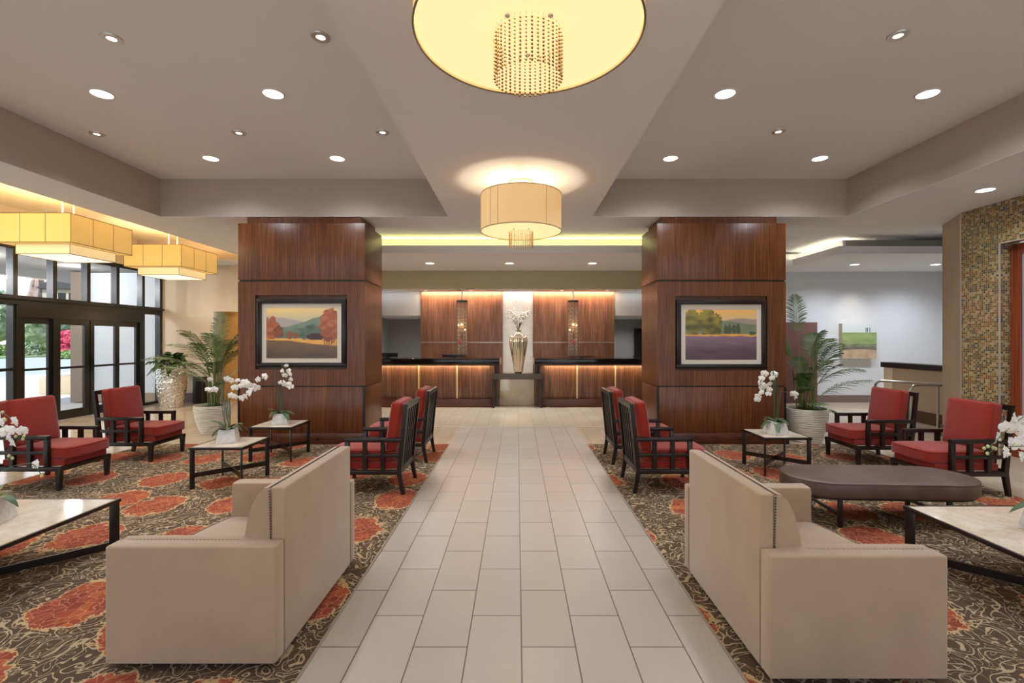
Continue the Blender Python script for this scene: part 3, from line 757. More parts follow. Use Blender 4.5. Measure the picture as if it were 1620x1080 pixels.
B(-2.2, 2.2, -2, 2, 0, 9.0).build('wall', paint('cream_plaster', lin('#b8ad9c')), hb)
MB().extr([(-2.7, 8.9), (2.7, 8.9), (0, 11.2)], 'y', -2.5, 2.5).build('roof', paint('slate', lin('#4c4a4c')), hb)
wq = MB()
for xx in (-1.2, .0, 1.2): wq.box(xx-.42, xx+.42, -2.05, -2, 6.6, 8.4)
wq.build('window', M_screen, hb)

# ------------------------------------------------------------------ ceiling lights
def downlight_master(r, inner, m_lens, name):
    t_ = thing(name, '', 'ceiling light')
    MB().lathe([(inner, -.004), (inner+.004, -.012), (r-.006, -.012), (r, -.002), (r, 0)], 32, cap0=False, cap1=False).build('trim_ring', M_white if r > .1 else M_trim, t_)
    MB().lathe([(inner, -.002), (inner, -.006)], 28).build('lens', m_lens, t_)
    return t_
big = downlight_master(.115, .098, M_lens, 'recessed_downlight')
small = downlight_master(.085, .036, M_lens_w, 'eyeball_downlight')
mini = downlight_master(.06, .045, M_lens_w, 'mini_downlight')
used = set()
def put_light(master, x, y, z, label, group, power=0, color=SOFT, ang=150, rad=.07):
    if master.name not in used:
        used.add(master.name); o = master; o.location = (x, y, z); o['label'] = label; o['group'] = group
    else: o = dup(master, (x, y, z), 0, label, group)
    if power:
        light('SPOT', 'lamp_light', (x, y, z - .02), power, color, spot_size=radians(ang), spot_blend=1.0, shadow_soft_size=rad)
    return o
PW = 80
rows = [(7.08, 'farthest'), (5.22, 'nearer')]
for (y, rn) in rows:
    put_light(big, -4.53, y, ZC, 'bright round ceiling light, %s row, left side of the left ceiling recess' % rn, 'large downlights', PW)
    put_light(big, -2.66, y, ZC, 'bright round ceiling light, %s row, right side of the left ceiling recess' % rn, 'large downlights', PW)
    put_light(big, 2.27, y, ZC, 'bright round ceiling light, %s row, left side of the right ceiling recess' % rn, 'large downlights', PW)
    put_light(big, 4.48, y, ZC, 'bright round ceiling light, %s row, right side of the right ceiling recess' % rn, 'large downlights', PW)
put_light(big, 6.42, 6.56, ZB, 'bright round ceiling light in the low soffit beside the mosaic wall', 'large downlights', PW*.8)
for (x, y, lab) in ((-5.48, 6.24, 'small ringed spotlight nearest the left edge of the left ceiling recess'), (-3.61, 6.21, 'small ringed spotlight midway across the left ceiling recess, between the bright lights'),
                    (-1.74, 6.19, 'small ringed spotlight in the left recess beside the central beam'), (-3.61, 4.26, 'small ringed spotlight nearer the viewer, farther left of the pair'),
                    (-1.74, 4.24, 'small ringed spotlight nearer the viewer, close to the big pendant'),
                    (3.37, 6.17, 'small ringed spotlight midway across the right ceiling recess, farther one'), (3.36, 4.22, 'small ringed spotlight in the right ceiling recess, nearer the viewer')):
    put_light(small, x, y, ZC, lab, 'small ringed spotlights', 22, WARM, 90, .03)
for (px, lab) in ((680, 'left'), (806, 'middle'), (937, 'right')):
    p = at(px, 416, 11.7); put_light(big, p.x, 11.7, ZS, 'round ceiling light over the reception, %s of three' % lab, 'reception ceiling lights', 185)
for (px, lab) in ((1352, 'left'), (1480, 'right')):
    p = at(px, 418, 11.9); put_light(big, p.x, 11.9, ZS, 'round light in the low ceiling of the right passage, %s one of two' % lab, 'passage ceiling lights', 190, (.86, .92, 1))
for (px, lab) in ((674, 'leftmost'), (745, 'second from left'), (889, 'third from left'), (961, 'rightmost')):
    put_light(mini, (px-VPX)*13.3/F, 13.3, 3.10, 'tiny ceiling light above the reception wall, %s' % lab, 'tiny reception lights', 22, WARM, 120, .03)
put_light(mini, -3.3, 14.6, 2.415, 'tiny ceiling light in the grey room behind the left counter', 'tiny reception lights', 45, SOFT, 160)
light('SPOT', 'lamp_light', (3.5, 15.2, 2.39), 35, SOFT, spot_size=radians(150), spot_blend=1, shadow_soft_size=.05)  # unseen light added to brighten the right office, no fixture built
# the same ceiling continues over and behind the viewer
for y in (3.35, 1.5, -.4, -2.2):
    for x in (-4.53, -2.66, 2.27, 4.48):
        light('SPOT', 'lamp_light', (x, y, ZC-.03), 55 if y > 3 else 18, SOFT, spot_size=radians(150), spot_blend=1, shadow_soft_size=.1)
for y in (4.0, 1.4): light('SPOT', 'lamp_light', (6.42, y, ZB-.03), 60, SOFT, spot_size=radians(150), spot_blend=1, shadow_soft_size=.1)

# round pendants with bead skirts
RP = .522; ZP = 3.13
def pendant(y, lab):
    t_ = thing('round_pendant_lamp', lab, 'lamp', (.052, y, 0), 0, 'round pendant lamps over the aisle')
    s_ = MB(); s_.lathe([(RP, ZP), (RP, 3.60)], 72, cap0=False, cap1=False); s_.lathe([(RP-.006, 3.60), (RP-.006, ZP)], 72, cap0=False, cap1=False); s_.build('shade', M_shade_r, t_)
    rm = MB()
    for z in (ZP, 3.60): rm.tube([(RP*cos(2*pi*k/72), RP*sin(2*pi*k/72), z) for k in range(72)], .005, 6, closed=True)
    for a in (-2.15, -.95, .3, 1.5, 2.7, 3.9):
        rm.tube([(RP*1.002*cos(a), RP*1.002*sin(a), ZP), (RP*1.002*cos(a), RP*1.002*sin(a), 3.6)], .0018, 4)
    rm.build('shade_rim', M_rim, t_)
    MB().lathe([(RP-.008, ZP+.012), (RP-.008, ZP+.020)], 72).build('diffuser', M_diff, t_)
    MB().lathe([(.14, ZB-.035), (.15, ZB-.03), (.15, ZB)], 40).build('canopy', M_white, t_)
    sp_ = MB()
    for k in range(3):
        a = k*2*pi/3+.5; sp_.tube([(.12*cos(a), .12*sin(a), ZB-.03), (.12*cos(a), .12*sin(a), 3.17)], .006, 6)
        sp_.tube([(0, 0, 3.585), (RP*cos(a), RP*sin(a), 3.585)], .006, 6)
    sp_.build('support_rod', M_trim, t_)
    n = 38; R = .155
    for k in range(n):
        a = 2*pi*k/n; b_ = MB(); x, y_ = R*cos(a), R*sin(a)
        b_.mi = 1; b_.tube([(x, y_, ZP+.012), (x, y_, 2.925)], .0009, 3)
        b_.mi = 0
        for j in range(12): b_.ico((x, y_, ZP-.012 - j*.0168), .0066, 1)
        b_.build('bead_string', [M_bead if k % 2 else M_beadc, M_wire], t_)
    for k in range(5):
        a = 2*pi*k/5 + pi/2; MB().lathe([(.006, -.012), (.012, -.006), (.012, 0)], 14, c=(.24*cos(a) if 0 else .16*cos(a), .16*sin(a), ZP+.012)).build('screw_cap', M_trim, t_)
    light('POINT', 'bulb_light', (.052, y, 3.60-.30), 17, (1, .84, .62), shadow_soft_size=.05)
    light('AREA', 'diffuser_light', (.052, y, ZP-.0), 7, (1, .86, .66), shape='DISK', size=RP*1.9)
    return t_
pendant(2.21, 'large round drum lamp nearest the viewer, amber bead skirt, cut by top edge')
pendant(6.22, 'round drum lamp with bead skirt hanging farther down the aisle')

# stepped square fabric lamps (left)
def square_lamp(yf, lab, S=1.26):
    xr = -7.37; cx = xr - S/2; cy = yf + S/2
    t_ = thing('square_tiered_lamp', lab, 'lamp', (cx, cy, 0), 0, 'square tiered lamps by the windows')
    def tier(h, z0, z1, nm, m_, n):
        s_ = MB(); th = .008
        s_.box(-h, h, -h, -h+th, z0, z1); s_.box(-h, h, h-th, h, z0, z1); s_.box(-h, -h+th, -h+th, h-th, z0, z1); s_.box(h-th, h, -h+th, h-th, z0, z1)
        s_.build(nm, m_, t_, smooth=0)
        r_ = MB()
        for z in (z0, z1): 
            for (a, b) in (((-h, -h), (h, -h)), ((h, -h), (h, h)), ((h, h), (-h, h)), ((-h, h), (-h, -h))): r_.tube([(*a, z), (*b, z)], .006, 4)
        for k in range(n+1):
            u = -h + 2*h*k/n
            for (x, y_) in ((u, -h), (u, h), (-h, u), (h, u)): r_.tube([(x, y_, z0), (x, y_, z1)], .0045, 4)
        r_.build(nm.split('_')[0] + '_frame', M_rim, t_)
    tier(S/2, 3.34, 3.82, 'upper_shade', M_shade_y, 3)
    tier(.46, 3.175, 3.345, 'lower_shade', M_shade_c, 1)
    ring = MB(); h = S/2-.01; q = .46
    ring.box(-h, -q, -h, h, 3.345, 3.35); ring.box(q, h, -h, h, 3.345, 3.35); ring.box(-q, q, -h, -q, 3.345, 3.35); ring.box(-q, q, q, h, 3.345, 3.35)
    ring.build('underside', M_shade_y, t_)
    B(-.452, .452, -.452, .452, 3.18, 3.19).build('diffuser', M_diff2, t_)
    for sx in (-1, 1):
        for sy in (-1, 1): MB().lathe([(.008, -.008), (.014, 0)], 12, c=(sx*.3, sy*.3, 3.18)).build('screw_cap', M_trim, t_)
    B(-.14, .14, -.1, .1, 4.24, 4.3).build('canopy', M_white, t_)
    r_ = MB()
    for sx in (-1, 1): r_.tube([(sx*.1, 0, 3.4), (sx*.1, 0, 4.26)], .012, 8)
    r_.tube([(-S/2, 0, 3.8), (S/2, 0, 3.8)], .008, 6)
    r_.build('suspension_rod', M_white, t_)
    light('POINT', 'bulb_light', (cx, cy-.3, 3.62), 42, (1, .78, .45), shadow_soft_size=.12)
    light('AREA', 'diffuser_light', (cx, cy, 3.172), 24, (1, .86, .66), shape='SQUARE', size=.86)
square_lamp(7.9, 'stepped square yellow fabric lamp nearest the viewer, cut by the left edge')
square_lamp(10.5, 'stepped square yellow fabric lamp farther back, beside the left column')
light('POINT', 'bulb_light', (-8.0, 5.9, 3.9), 55, (1, .78, .45), shadow_soft_size=.12)  # extra unseen light added over the left cove, no lamp built here

# ------------------------------------------------------------------ reception
def counter(s, lab, seams):
    """s=-1 left, +1 right"""
    t_ = thing('reception_counter', lab, 'counter', (s*.575, 12.3, 0), 0, 'reception counters')
    def X(a, b): return (min(s*a, s*b), max(s*a, s*b))
    # local x measured from inner end outward
    x0, x1 = X(0, 3.6); B(x0, x1, .02, .55, 0, 1.06).build('cabinet_body', M_woodwall, t_, smooth=0)
    for i in range(4):
        a, b = i*.985, min((i+1)*.985 - .035, 3.6)
        x0, x1 = X(a, b); B(x0, x1, 0, .02, .21, 1.06, bev=.002).build('front_panel', M_woodwall, t_)
    for i in range(1, 4):
        x0, x1 = X(i*.985-.035, i*.985); B(x0, x1, -.006, .02, .21, 1.06).build('mosaic_strip', mat('gold_mosaic', lin('#e6d2a0'), .35, metal=.3), t_)
    x0, x1 = X(.0, 3.6); B(x0, x1, -.06, 0, 0, .215, bev=.004).build('kickboard', M_wood_base, t_)
    x0, x1 = X(-.14, 3.6); B(x0, x1, -.28, .42, 1.10, 1.25, bev=.006).build('countertop', M_blackgloss, t_)
    x0, x1 = X(-.152, -.14); B(x0, x1, -.275, .42, 1.10, 1.25).build('countertop_end', mat('end_wood', lin('#a98c6a'), .4), t_)
    x0, x1 = X(-.12, .0); B(x0, x1, .18, .42, .2, 1.10).build('end_panel', M_woodwall, t_)
    x0, x1 = X(-.12, .0); B(x0, x1, .16, .42, 0, .2).build('end_base', M_wood_base, t_)
    light('AREA', 'counter_strip_light', (s*(.575+1.8), 12.2, 1.085), 9, (1, .72, .4), rot=(radians(25), 0, 0), shape='RECTANGLE', size=3.4, size_y=.03)
counter(-1, 'long wood reception counter with black top left of the gold vase', 3)
counter(1, 'long wood reception counter with black top right of the gold vase', 3)
ct = thing('console_table', 'dark metal console table between the two reception counters', 'table', (0, 12.1, 0))
M_cons = mat('polished_bronze', lin('#5c5045'), .15, metal=.85)
MB().prism([(-.615, -.02), (.63, -.02), (.63, .13), (.565, .13), (.565, .37), (-.565, .37), (-.565, .13), (-.615, .13)], .725, .873, bev=.003).build('tabletop', M_cons, ct)
for x in (-.615, .585): B(x, x+.045, 0, .09, 0, .725, bev=.003).build('leg', M_black, ct)
# monitors
for (px0, px1, py, lab) in ((596, 629, 558, 'black monitor at the far left of the left counter'), (700, 737, 560.5, 'black monitor on the left counter near the vase'),
                       (902, 939, 563, 'black monitor on the right counter near the vase'), (1001, 1030, 563, 'black monitor at the far right of the right counter')):
    d = 12.62; a, b = (px0-VPX)*d/F, (px1-VPX)*d/F; z = EYE - (py-VPY)*d/F
    t_ = thing('computer_monitor', lab, 'monitor', ((a+b)/2, d, 1.25), 0, 'monitors on the reception counters')
    w_ = (b-a)/2; B(-w_, w_, 0, .03, .02, z-1.25, bev=.004).build('screen_housing', M_screen, t_)
    B(-.09, .09, -.03, .08, 0, .012).box(-.03, .03, .005, .025, .01, .03).build('stand', M_black, t_)
# glass cylinder pendants with red ornaments
def cyl(px, lab, flip):
    d = 13.1; x = (px-VPX)*d/F
    t_ = thing('glass_cylinder_pendant', lab, 'lamp', (x, d, 0), 0, 'glass cylinder pendants')
    MB().lathe([(.155, 1.30), (.155, 2.80)], 36, cap0=False, cap1=False).build('glass_tube', M_smoke, t_)
    MB().lathe([(.157, 2.76), (.157, 2.80), (.02, 2.81)], 36, cap0=False).build('top_plate', M_black, t_)
    MB().tube([(0, 0, 2.8), (0, 0, 3.10)], .018, 8).build('hanging_rod', M_white, t_)
    rc = MB()
    for k in range(9):
        a = k*.7*1.9; rc.tube([(.11*cos(a), .11*sin(a), 2.76), (.11*cos(a), .11*sin(a), 1.34)], .0015, 4)
        for j in range(12): rc.ico((.11*cos(a)+random.uniform(-.01, .01), .11*sin(a), 2.6-j*.1-random.random()*.06), .010, 1)
    rc.build('crystal_strand', mat('crystal', lin('#e8dfd4'), .2), t_)
    for (dx, z, r) in ((-.09*flip, 2.12, .02), (.0, 2.14, .03), (.09*flip, 2.0, .02)):
        MB().ico((dx, -.05, z), r, 2).build('bulb', mat('amber_bulb', (1, .6, .2), .3, emis=(1, .62, .2), estr=9), t_)
    g1 = MB(); g1.ico((0, 0, 0), .05, 3, (.9, .9, 2.4)); g1.build('red_glass_drop', mat('red_glass', lin('#7c160c'), .08, coat=1), t_, loc=(0, -.06, 1.86))
    g2 = MB(); g2.ico((0, 0, 0), .045, 3, (1, 1, 2.0)); g2.build('pink_glass_drop', mat('pink_glass', lin('#d0123c'), .08, coat=1), t_, loc=(-.05*flip if flip > 0 else .01, -.08, 1.66))
    light('POINT', 'bulb_light', (x, d-.25, 2.12), 1.6, (1, .6, .25), shadow_soft_size=.03)
cyl(731, 'smoked glass cylinder lamp with red drop left of the vase', 1)
cyl(906.5, 'smoked glass cylinder lamp with pink drop right of the vase', -1)

# gold vase and branches
VX, VY, VZ = .035, 12.27, .873
prof = [(.075, 0), (.095, .02), (.11, .15), (.15, .42), (.19, .68), (.205, .82), (.19, .92), (.13, .98), (.075, 1.02), (.06, 1.06), (.065, 1.10)]
pp = []
for (r0, z0), (r1_, z1) in zip(prof, prof[1:]):
    for k in range(5): pp.append((r0+(r1_-r0)*k/5, z0+(z1-z0)*k/5))
pp.append(prof[-1])
o = MB().lathe(pp, 112, fn=lambda r, z, a: r*(1+.16*abs(cos(4*a))*(1 if z < .95 else .3)), cap1=False).build('gold_vase', M_gold, loc=(VX, VY, VZ), smooth=60)
tag(o, 'tall fluted gold vase on the console between the counters', 'vase')
br = thing('flower_arrangement', 'pale blossom branches fanning out of the gold vase', 'flowers', (VX, VY, VZ+1.0))
M_blossom = mat('cream_blossom', lin('#d6cab4'), .7); M_twig = mat('dark_twig', lin('#3d3426'), .7)
rb = random.Random(5)
for k in range(16):
    a = rb.uniform(0, 2*pi); s_ = rb.uniform(.1, .33); h = rb.uniform(.34, .52); pts = []
    for j in range(8):
        f = j/7; pts.append((cos(a)*s_*f**1.1, sin(a)*s_*.7*f, .05 + h*sin(min(f*1.9, pi*.72))))
    b_ = MB().tube(pts, .004, 4).build('branch', M_twig, br)
    fl_ = MB()
    for j in range(26):
        p = Vector(pts[rb.randint(3, 7)]) + Vector((rb.gauss(0, .04), rb.gauss(0, .04), rb.gauss(0, .045)))
        fl_.mi = 1 if rb.random() < .18 else 0
        fl_.ico(p, rb.uniform(.014, .026) if fl_.mi == 0 else .007, 1, (1, .6, 1))
    fl_.build('blossom', [M_blossom, M_twig], b_)

# ------------------------------------------------------------------ red lounge chairs (local +x = forward, y = width)
def make_chair():
    t_ = thing('red_lounge_chair', '', 'chair')
    W = .34; ps = .045
    def post(pl, y, w_=ps, nm='leg', parent=t_):
        """pl: list of (x,z) profile polygon"""
        return MB().extr(pl, 'y', y-w_/2, y+w_/2, bev=.003).build(nm, M_espresso, parent)
    for s_ in (-1, 1):
        y = s_*(W-ps/2)
        post([(-.005, 0), (.035, 0), (.085, .25), (.0, 1.0), (-.042, 1.0), (.035, .25)], y, nm='back_post')
        post([(.755, 0), (.79, 0), (.81, .27), (.74, .27)], y)
        sd = MB()
        sd.box(.03, .81, y-ps/2, y+ps/2, .22, .27, bev=.003)
        sd.box(.05, .635, y-ps/2+.004, y+ps/2-.004, .41, .45, bev=.002)
        for x in (.24, .44): sd.box(x-.0225, x+.0225, y-ps/2+.003, y+ps/2-.003, .27, .58)
        sd.build('side_grid', M_espresso, t_)
        MB().box(.03, .66, y-ps/2-.006, y+ps/2+.006, .582, .626, bev=.005).box(.612, .66, y-ps/2, y+ps/2, .26, .59, bev=.003).build('armrest', M_espresso, t_)
    MB().box(.76, .81, -W+ps, W-ps, .22, .27, bev=.003).build('front_rail', M_espresso, t_)
    MB().box(.035, .08, -W+ps, W-ps, .22, .29, bev=.003).build('back_rail', M_espresso, t_)
    def bx(z): return .06 - (z-.25)*.077/.75
    bk = MB(); bk.extr([(bx(.95)-.022, .945), (bx(.95)+.022, .945), (bx(1)+.02, 1.0), (bx(1)-.022, 1.0)], 'y', -W+ps, W-ps)
    bk.build('top_rail', M_espresso, t_)
    for k in range(5):
        y = -W+ps + (2*W-2*ps)*(k+1)/6
        MB().extr([(bx(.28)-.012, .28), (bx(.28)+.012, .28), (bx(.95)+.012, .95), (bx(.95)-.012, .95)], 'y', y-.014, y+.014).build('back_slat', M_espresso, t_)
    MB().rbox((.445, 0, .308), (.355, W-ps-.006, .042), .018, 0, 6).build('seat_base', M_red, t_)
    sx0, sx1 = .13, .84
    # seat cushion: T shaped front (wider in front of arm posts)
    cu = MB().rbox(((sx0+sx1)/2, 0, .415), ((sx1-sx0)/2, W-ps-.004, .068), .03, .018, 10, bow=.035).build('seat_cushion', M_red, t_, smooth=60)
    def pipe(cx, hx, hy, z, r=.0055, bow=.035):
        pts = []; R = .03
        for (qx, qy, a0) in ((1, 1, 0), (-1, 1, pi/2), (-1, -1, pi), (1, -1, 1.5*pi)):
            for k in range(5):
                a = a0 + k/4*pi/2; pts.append((qx*(hx-R)+R*cos(a), qy*(hy-R)+R*sin(a)))
        dense = []
        for i in range(len(pts)):
            a, b = pts[i], pts[(i+1) % len(pts)]; n = max(1, int(math.dist(a, b)/.06))
            for k in range(n): dense.append((a[0]+(b[0]-a[0])*k/n, a[1]+(b[1]-a[1])*k/n))
        return [(cx + x + (bow*(1-(y/hy)**2)*(x/hx) if x > 0 else 0), y, z) for x, y in dense]
    pi_ = MB()
    for z in (.47, .362): pi_.tube(pipe((sx0+sx1)/2, (sx1-sx0)/2-.004, W-ps-.008, z), .005, 6, closed=True)
    pi_.build('piping', M_redpipe, cu)
    # back cushion leaning on slats
    Mx = Matrix.Translation((.13, 0, .745)) @ Matrix.Rotation(radians(-8), 4, 'Y')
    bc = MB().rbox((0, 0, 0), (.065, W-ps-.012, .275), .03, .03, 10, axis=0, M=Mx).build('back_cushion', M_red, t_, smooth=60)
    q = MB()
    for xx in (-.042, .042):
        P = []
        for (x, y, z) in pipe(0, .272, W-ps-.016, 0, bow=0): P.append(Mx @ Vector((xx, y, x)))
        q.tube(P, .005, 6, closed=True)
    q.build('piping', M_redpipe, bc)
    return t_
ch = make_chair(); first = [True]
def chair(x, y, rz, lab):
    if first[0]: first[0] = False; o = ch; o.location = (x, y, .008); o.rotation_euler = (0, 0, rz); o['label'] = lab; o['group'] = 'red lounge chairs'
    else: o = dup(ch, (x, y, .008), rz, lab, 'red lounge chairs')
chair(-1.255, 5.65, pi, 'red cushioned chair left of aisle, back to the aisle, nearer of that pair')
chair(-1.26, 7.04, pi, 'red cushioned chair left of aisle, back to the aisle, farther of that pair')
chair(1.30, 5.68, 0, 'red cushioned chair right of aisle, back to the aisle, nearer of that pair')
chair(1.305, 6.91, 0, 'red cushioned chair right of aisle, back to the aisle, farther of that pair')
chair(-6.0, 5.78, 0, 'red cushioned chair at the left edge, behind white orchids')
chair(-5.94, 7.07, 0, 'red cushioned chair in front of the entrance doors and tall silver planter')
chair(5.43, 6.85, pi, 'red cushioned chair in front of the handrails, right of the potted palm')
chair(5.42, 5.58, pi, 'red cushioned chair in front of the mosaic wall')

# ------------------------------------------------------------------ sofas (local: back at x=0, front at -x ; y 0..1.22)
def make_sofa():
    t_ = thing('beige_settee', '', 'sofa')
    Dp, Ln, at_ = .885, 1.215, .10
    def arm(y0, y1):
        a = MB(); a.box(-Dp, 0, y0, y1, .04, .652, bev=.014, seg=3); o = a.build('arm', M_beige, t_)
        return o
    a1 = arm(0, at_); a2 = arm(Ln-at_, Ln)
    for ao, ys in ((a1, at_+.004), (a2, Ln-at_-.004)):
        pass
    # inner arm pads with nailhead line on top
    for ao, y0, y1 in ((a1, at_-.022, at_+.045), (a2, Ln-at_-.045, Ln-at_+.022)):
        MB().rbox(((-Dp-.0)/2-.03, (y0+y1)/2, .50), (Dp/2-.045, (y1-y0)/2, .158), .018, 0, 5).build('arm_pad', M_beige, ao)
    # base + seat
    MB().box(-Dp+.03, -.03, at_, Ln-at_, .05, .27, bev=.01).build('base', M_beige, t_)
    def bow(y): u = (y - Ln/2)/(Ln/2-at_); return .09*(1-u*u)
    s_ = MB(); bm = bmesh.new(); n = 24; top = []; bot = []
    ys = [at_+.03 + (Ln-2*at_-.06)*k/n for k in range(n+1)]
    prof_ = lambda y: [(-.20, .27), (-.20, .405), (-Dp+.07-bow(y), .412), (-Dp+.035-bow(y), .405), (-Dp+.012-bow(y), .385), (-Dp+.005-bow(y), .35), (-Dp+.005-bow(y), .27)]
    rows_ = [[bm.verts.new((x, y, z)) for x, z in prof_(y)] for y in ys]
    for A, B_ in zip(rows_, rows_[1:]):
        for k in range(len(A)): bm.faces.new((A[k], A[(k+1) % len(A)], B_[(k+1) % len(A)], B_[k]))
    bm.faces.new(rows_[0]); bm.faces.new(rows_[-1][::-1]); s_.merge(bm)
    seat = s_.build('seat_cushion', M_beige, t_, smooth=50)
    MB().tube([(-Dp+.022-bow(y), y, .402) for y in ys], .006, 6).build('piping', M_beigepipe, seat)
    f = MB(); bm = bmesh.new(); pr = lambda y: [(-Dp+.02-bow(y), .04), (-Dp+.02-bow(y), .268), (-.2, .268), (-.2, .04)]
    rows_ = [[bm.verts.new((x, y, z)) for x, z in pr(y)] for y in ys]
    for A, B_ in zip(rows_, rows_[1:]):
        for k in range(4): bm.faces.new((A[k], A[(k+1) % 4], B_[(k+1) % 4], B_[k]))
    bm.faces.new(rows_[0]); bm.faces.new(rows_[-1][::-1]); f.merge(bm); f.build('front_apron', M_beige, t_)
    # back: outer slab + curved inner pad
    ob = MB().box(-.075, 0, at_, Ln-at_+.0, .04, .925, bev=.010, seg=3).build('outer_back', M_beige, t_)
    prof2 = [(-.07, .40), (-.07, .918), (-.088, .925), (-.12, .918), (-.150, .89), (-.178, .83), (-.202, .75), (-.217, .66), (-.222, .56), (-.222, .40)]
    ib = MB().extr(prof2, 'y', at_+.002, Ln-at_-.002, bev=.008).build('inner_back', M_beige, t_, smooth=50)
    nl = MB()
    for yy_ in (at_-.002, Ln-at_+.002):
        z = .66
        while z < .915: nl.ico((-.075-.006*(z-.66)/.25, yy_, z), .0062, 1, (1, .6, 1)); z += .0145
    y = at_+.01
    while y < Ln-at_: nl.ico((-.083, y, .924), .0062, 1, (1, 1, .6)); y += .0145
    x = -.24
    nl.build('nailhead_trim', M_nail, t_)
    for ao, yy_ in ((a1, at_-.020), (a2, Ln-at_+.020)):
        m2 = MB(); x = -.24
        while x > -Dp+.05: m2.ico((x, yy_, .652), .0028, 1); x -= .02
        m2.build('nailhead_line', M_nail, ao)
    for ao, q in ((a1, at_-.004), (a2, Ln-at_+.004)): MB().tube([(.0, q, .05), (.0, q, .65)], .0018, 5).build('seam', M_beigepipe, ao)
    for (x, y) in ((-.1, .1), (-Dp+.1, .1), (-.1, Ln-.1), (-Dp+.1, Ln-.1)): MB().box(x-.03, x+.03, y-.03, y+.03, 0, .05).build('foot', M_espresso, t_)
    return t_
sf = make_sofa(); sf.location = (-1.25, 2.475, .008); sf['label'] = 'beige velvet settee left of the aisle, seen from behind'; sf['group'] = 'beige settees'
s2 = dup(sf, None, None, 'beige velvet settee right of the aisle, seen from behind', 'beige settees')
# mirrored twin: rotate by 180 degrees (the piece is symmetric front to back along its length)
s2.location = (1.25, 2.365+1.215, .008); s2.rotation_euler = (0, 0, pi)

# ------------------------------------------------------------------ tables
def x_table(name, cx, cy, S, H, lab, group, bar=.05, legw=.05, floor_base=False, cat='table'):
    t_ = thing(name, lab, cat, (cx, cy, .008), 0, group)
    h = S/2; tt = .03 if not floor_base else .028
    f = MB(); b = .022
    f.box(-h, h, -h, -h+b, H-tt, H, bev=.002); f.box(-h, h, h-b, h, H-tt, H, bev=.002); f.box(-h, -h+b, -h+b, h-b, H-tt, H, bev=.002); f.box(h-b, h, -h+b, h-b, H-tt, H, bev=.002)
    f.build('top_frame', M_espresso, t_)
    B(-h+b, h-b, -h+b, h-b, H-tt+.004, H-.002).build('marble_top', M_marble, t_)
    th = .014; z0, z1 = (.0, .055) if floor_base else (.13, .185)
    for ang in (pi/4, 3*pi/4, 5*pi/4, 7*pi/4):
        R = h*sqrt(2) - .012
        Mz = Matrix.Rotation(ang, 4, 'Z')
        MB().box(R-legw, R, -th/2, th/2, 0, H-tt, bev=.002, M=Mz).build('leg', M_espresso, t_)
    for ang in (pi/4, 3*pi/4):
        R = h*sqrt(2) - .05
        MB().box(-R, R, -th/2, th/2, z0 + (.001 if ang > 1 else 0), z1 + (.001 if ang > 1 else 0), M=Matrix.Rotation(ang, 4, 'Z')).build('stretcher', M_espresso, t_)
    return t_
x_table('side_table', -3.455, 5.79, .62, .485, 'square marble-topped side table nearer the left settee, orchid on it', 'marble side tables')
x_table('side_table', -3.475, 7.03, .62, .49, 'square marble-topped side table in front of the left column', 'marble side tables')
x_table('side_table', 3.42, 6.34, .61, .485, 'square marble-topped side table in front of the right column', 'marble side tables')
x_table('coffee_table', -3.3-.53, 3.99-.53, 1.06, .40, 'large marble-topped coffee table cut by the left edge', 'marble coffee tables', legw=.065, floor_base=True, cat='coffee table')
x_table('coffee_table', 3.08+.53, 3.82-.53, 1.06, .40, 'large marble-topped coffee table cut by the right edge', 'marble coffee tables', legw=.065, floor_base=True, cat='coffee table')

# leather bench
ot = thing('leather_bench', 'oval brown leather bench in front of the red chairs, right side', 'bench', (3.46, 4.62, .008), radians(-3))
def stadium(hx, r, n=16):
    return [(hx-r+r*cos(a), r*sin(a)) for a in [(-pi/2 + pi*k/n) for k in range(n+1)]] + [(-(hx-r)+r*cos(a), r*sin(a)) for a in [(pi/2 + pi*k/n) for k in range(n+1)]]
bm = bmesh.new(); hx, hy = .865, .345; lv = []
for (ins, z) in ((.02, .285), (.006, .292), (0, .31), (0, .355), (.0, .405), (.007, .42), (.022, .428), (.06, .433), (.16, .438), (.28, .440)):
    lv.append([bm.verts.new((x, y, z)) for x, y in stadium(hx-ins, hy-ins)])
for A, B_ in zip(lv, lv[1:]):
    n = len(A)
    for k in range(n): bm.faces.new((A[k], A[(k+1) % n], B_[(k+1) % n], B_[k]))
bm.faces.new(lv[0][::-1]); bm.faces.new(lv[-1])
mb = MB(); mb.merge(bm); cu = mb.build('seat', M_leather, ot, smooth=60)
MB().tube([(x, y, .418) for x, y in stadium(hx-.003, hy-.003)], .005, 6, closed=True).build('piping', M_leather, cu)
MB().prism(stadium(hx-.03, hy-.03), .268, .288).build('base_board', M_black, ot)
for x in (-.48, .48):
    for y in (-.25, .25): MB().box(x-.017, x+.017, y-.017, y+.017, 0, .27, bev=.002).build('leg', M_espresso, ot)
for x in (-.48, .48): MB().box(x-.011, x+.011, -.25, .25, .10, .125).build('stretcher', M_espresso, ot)
MB().box(-.48, .48, .239, .261, .10, .125).build('stretcher', M_espresso, ot)

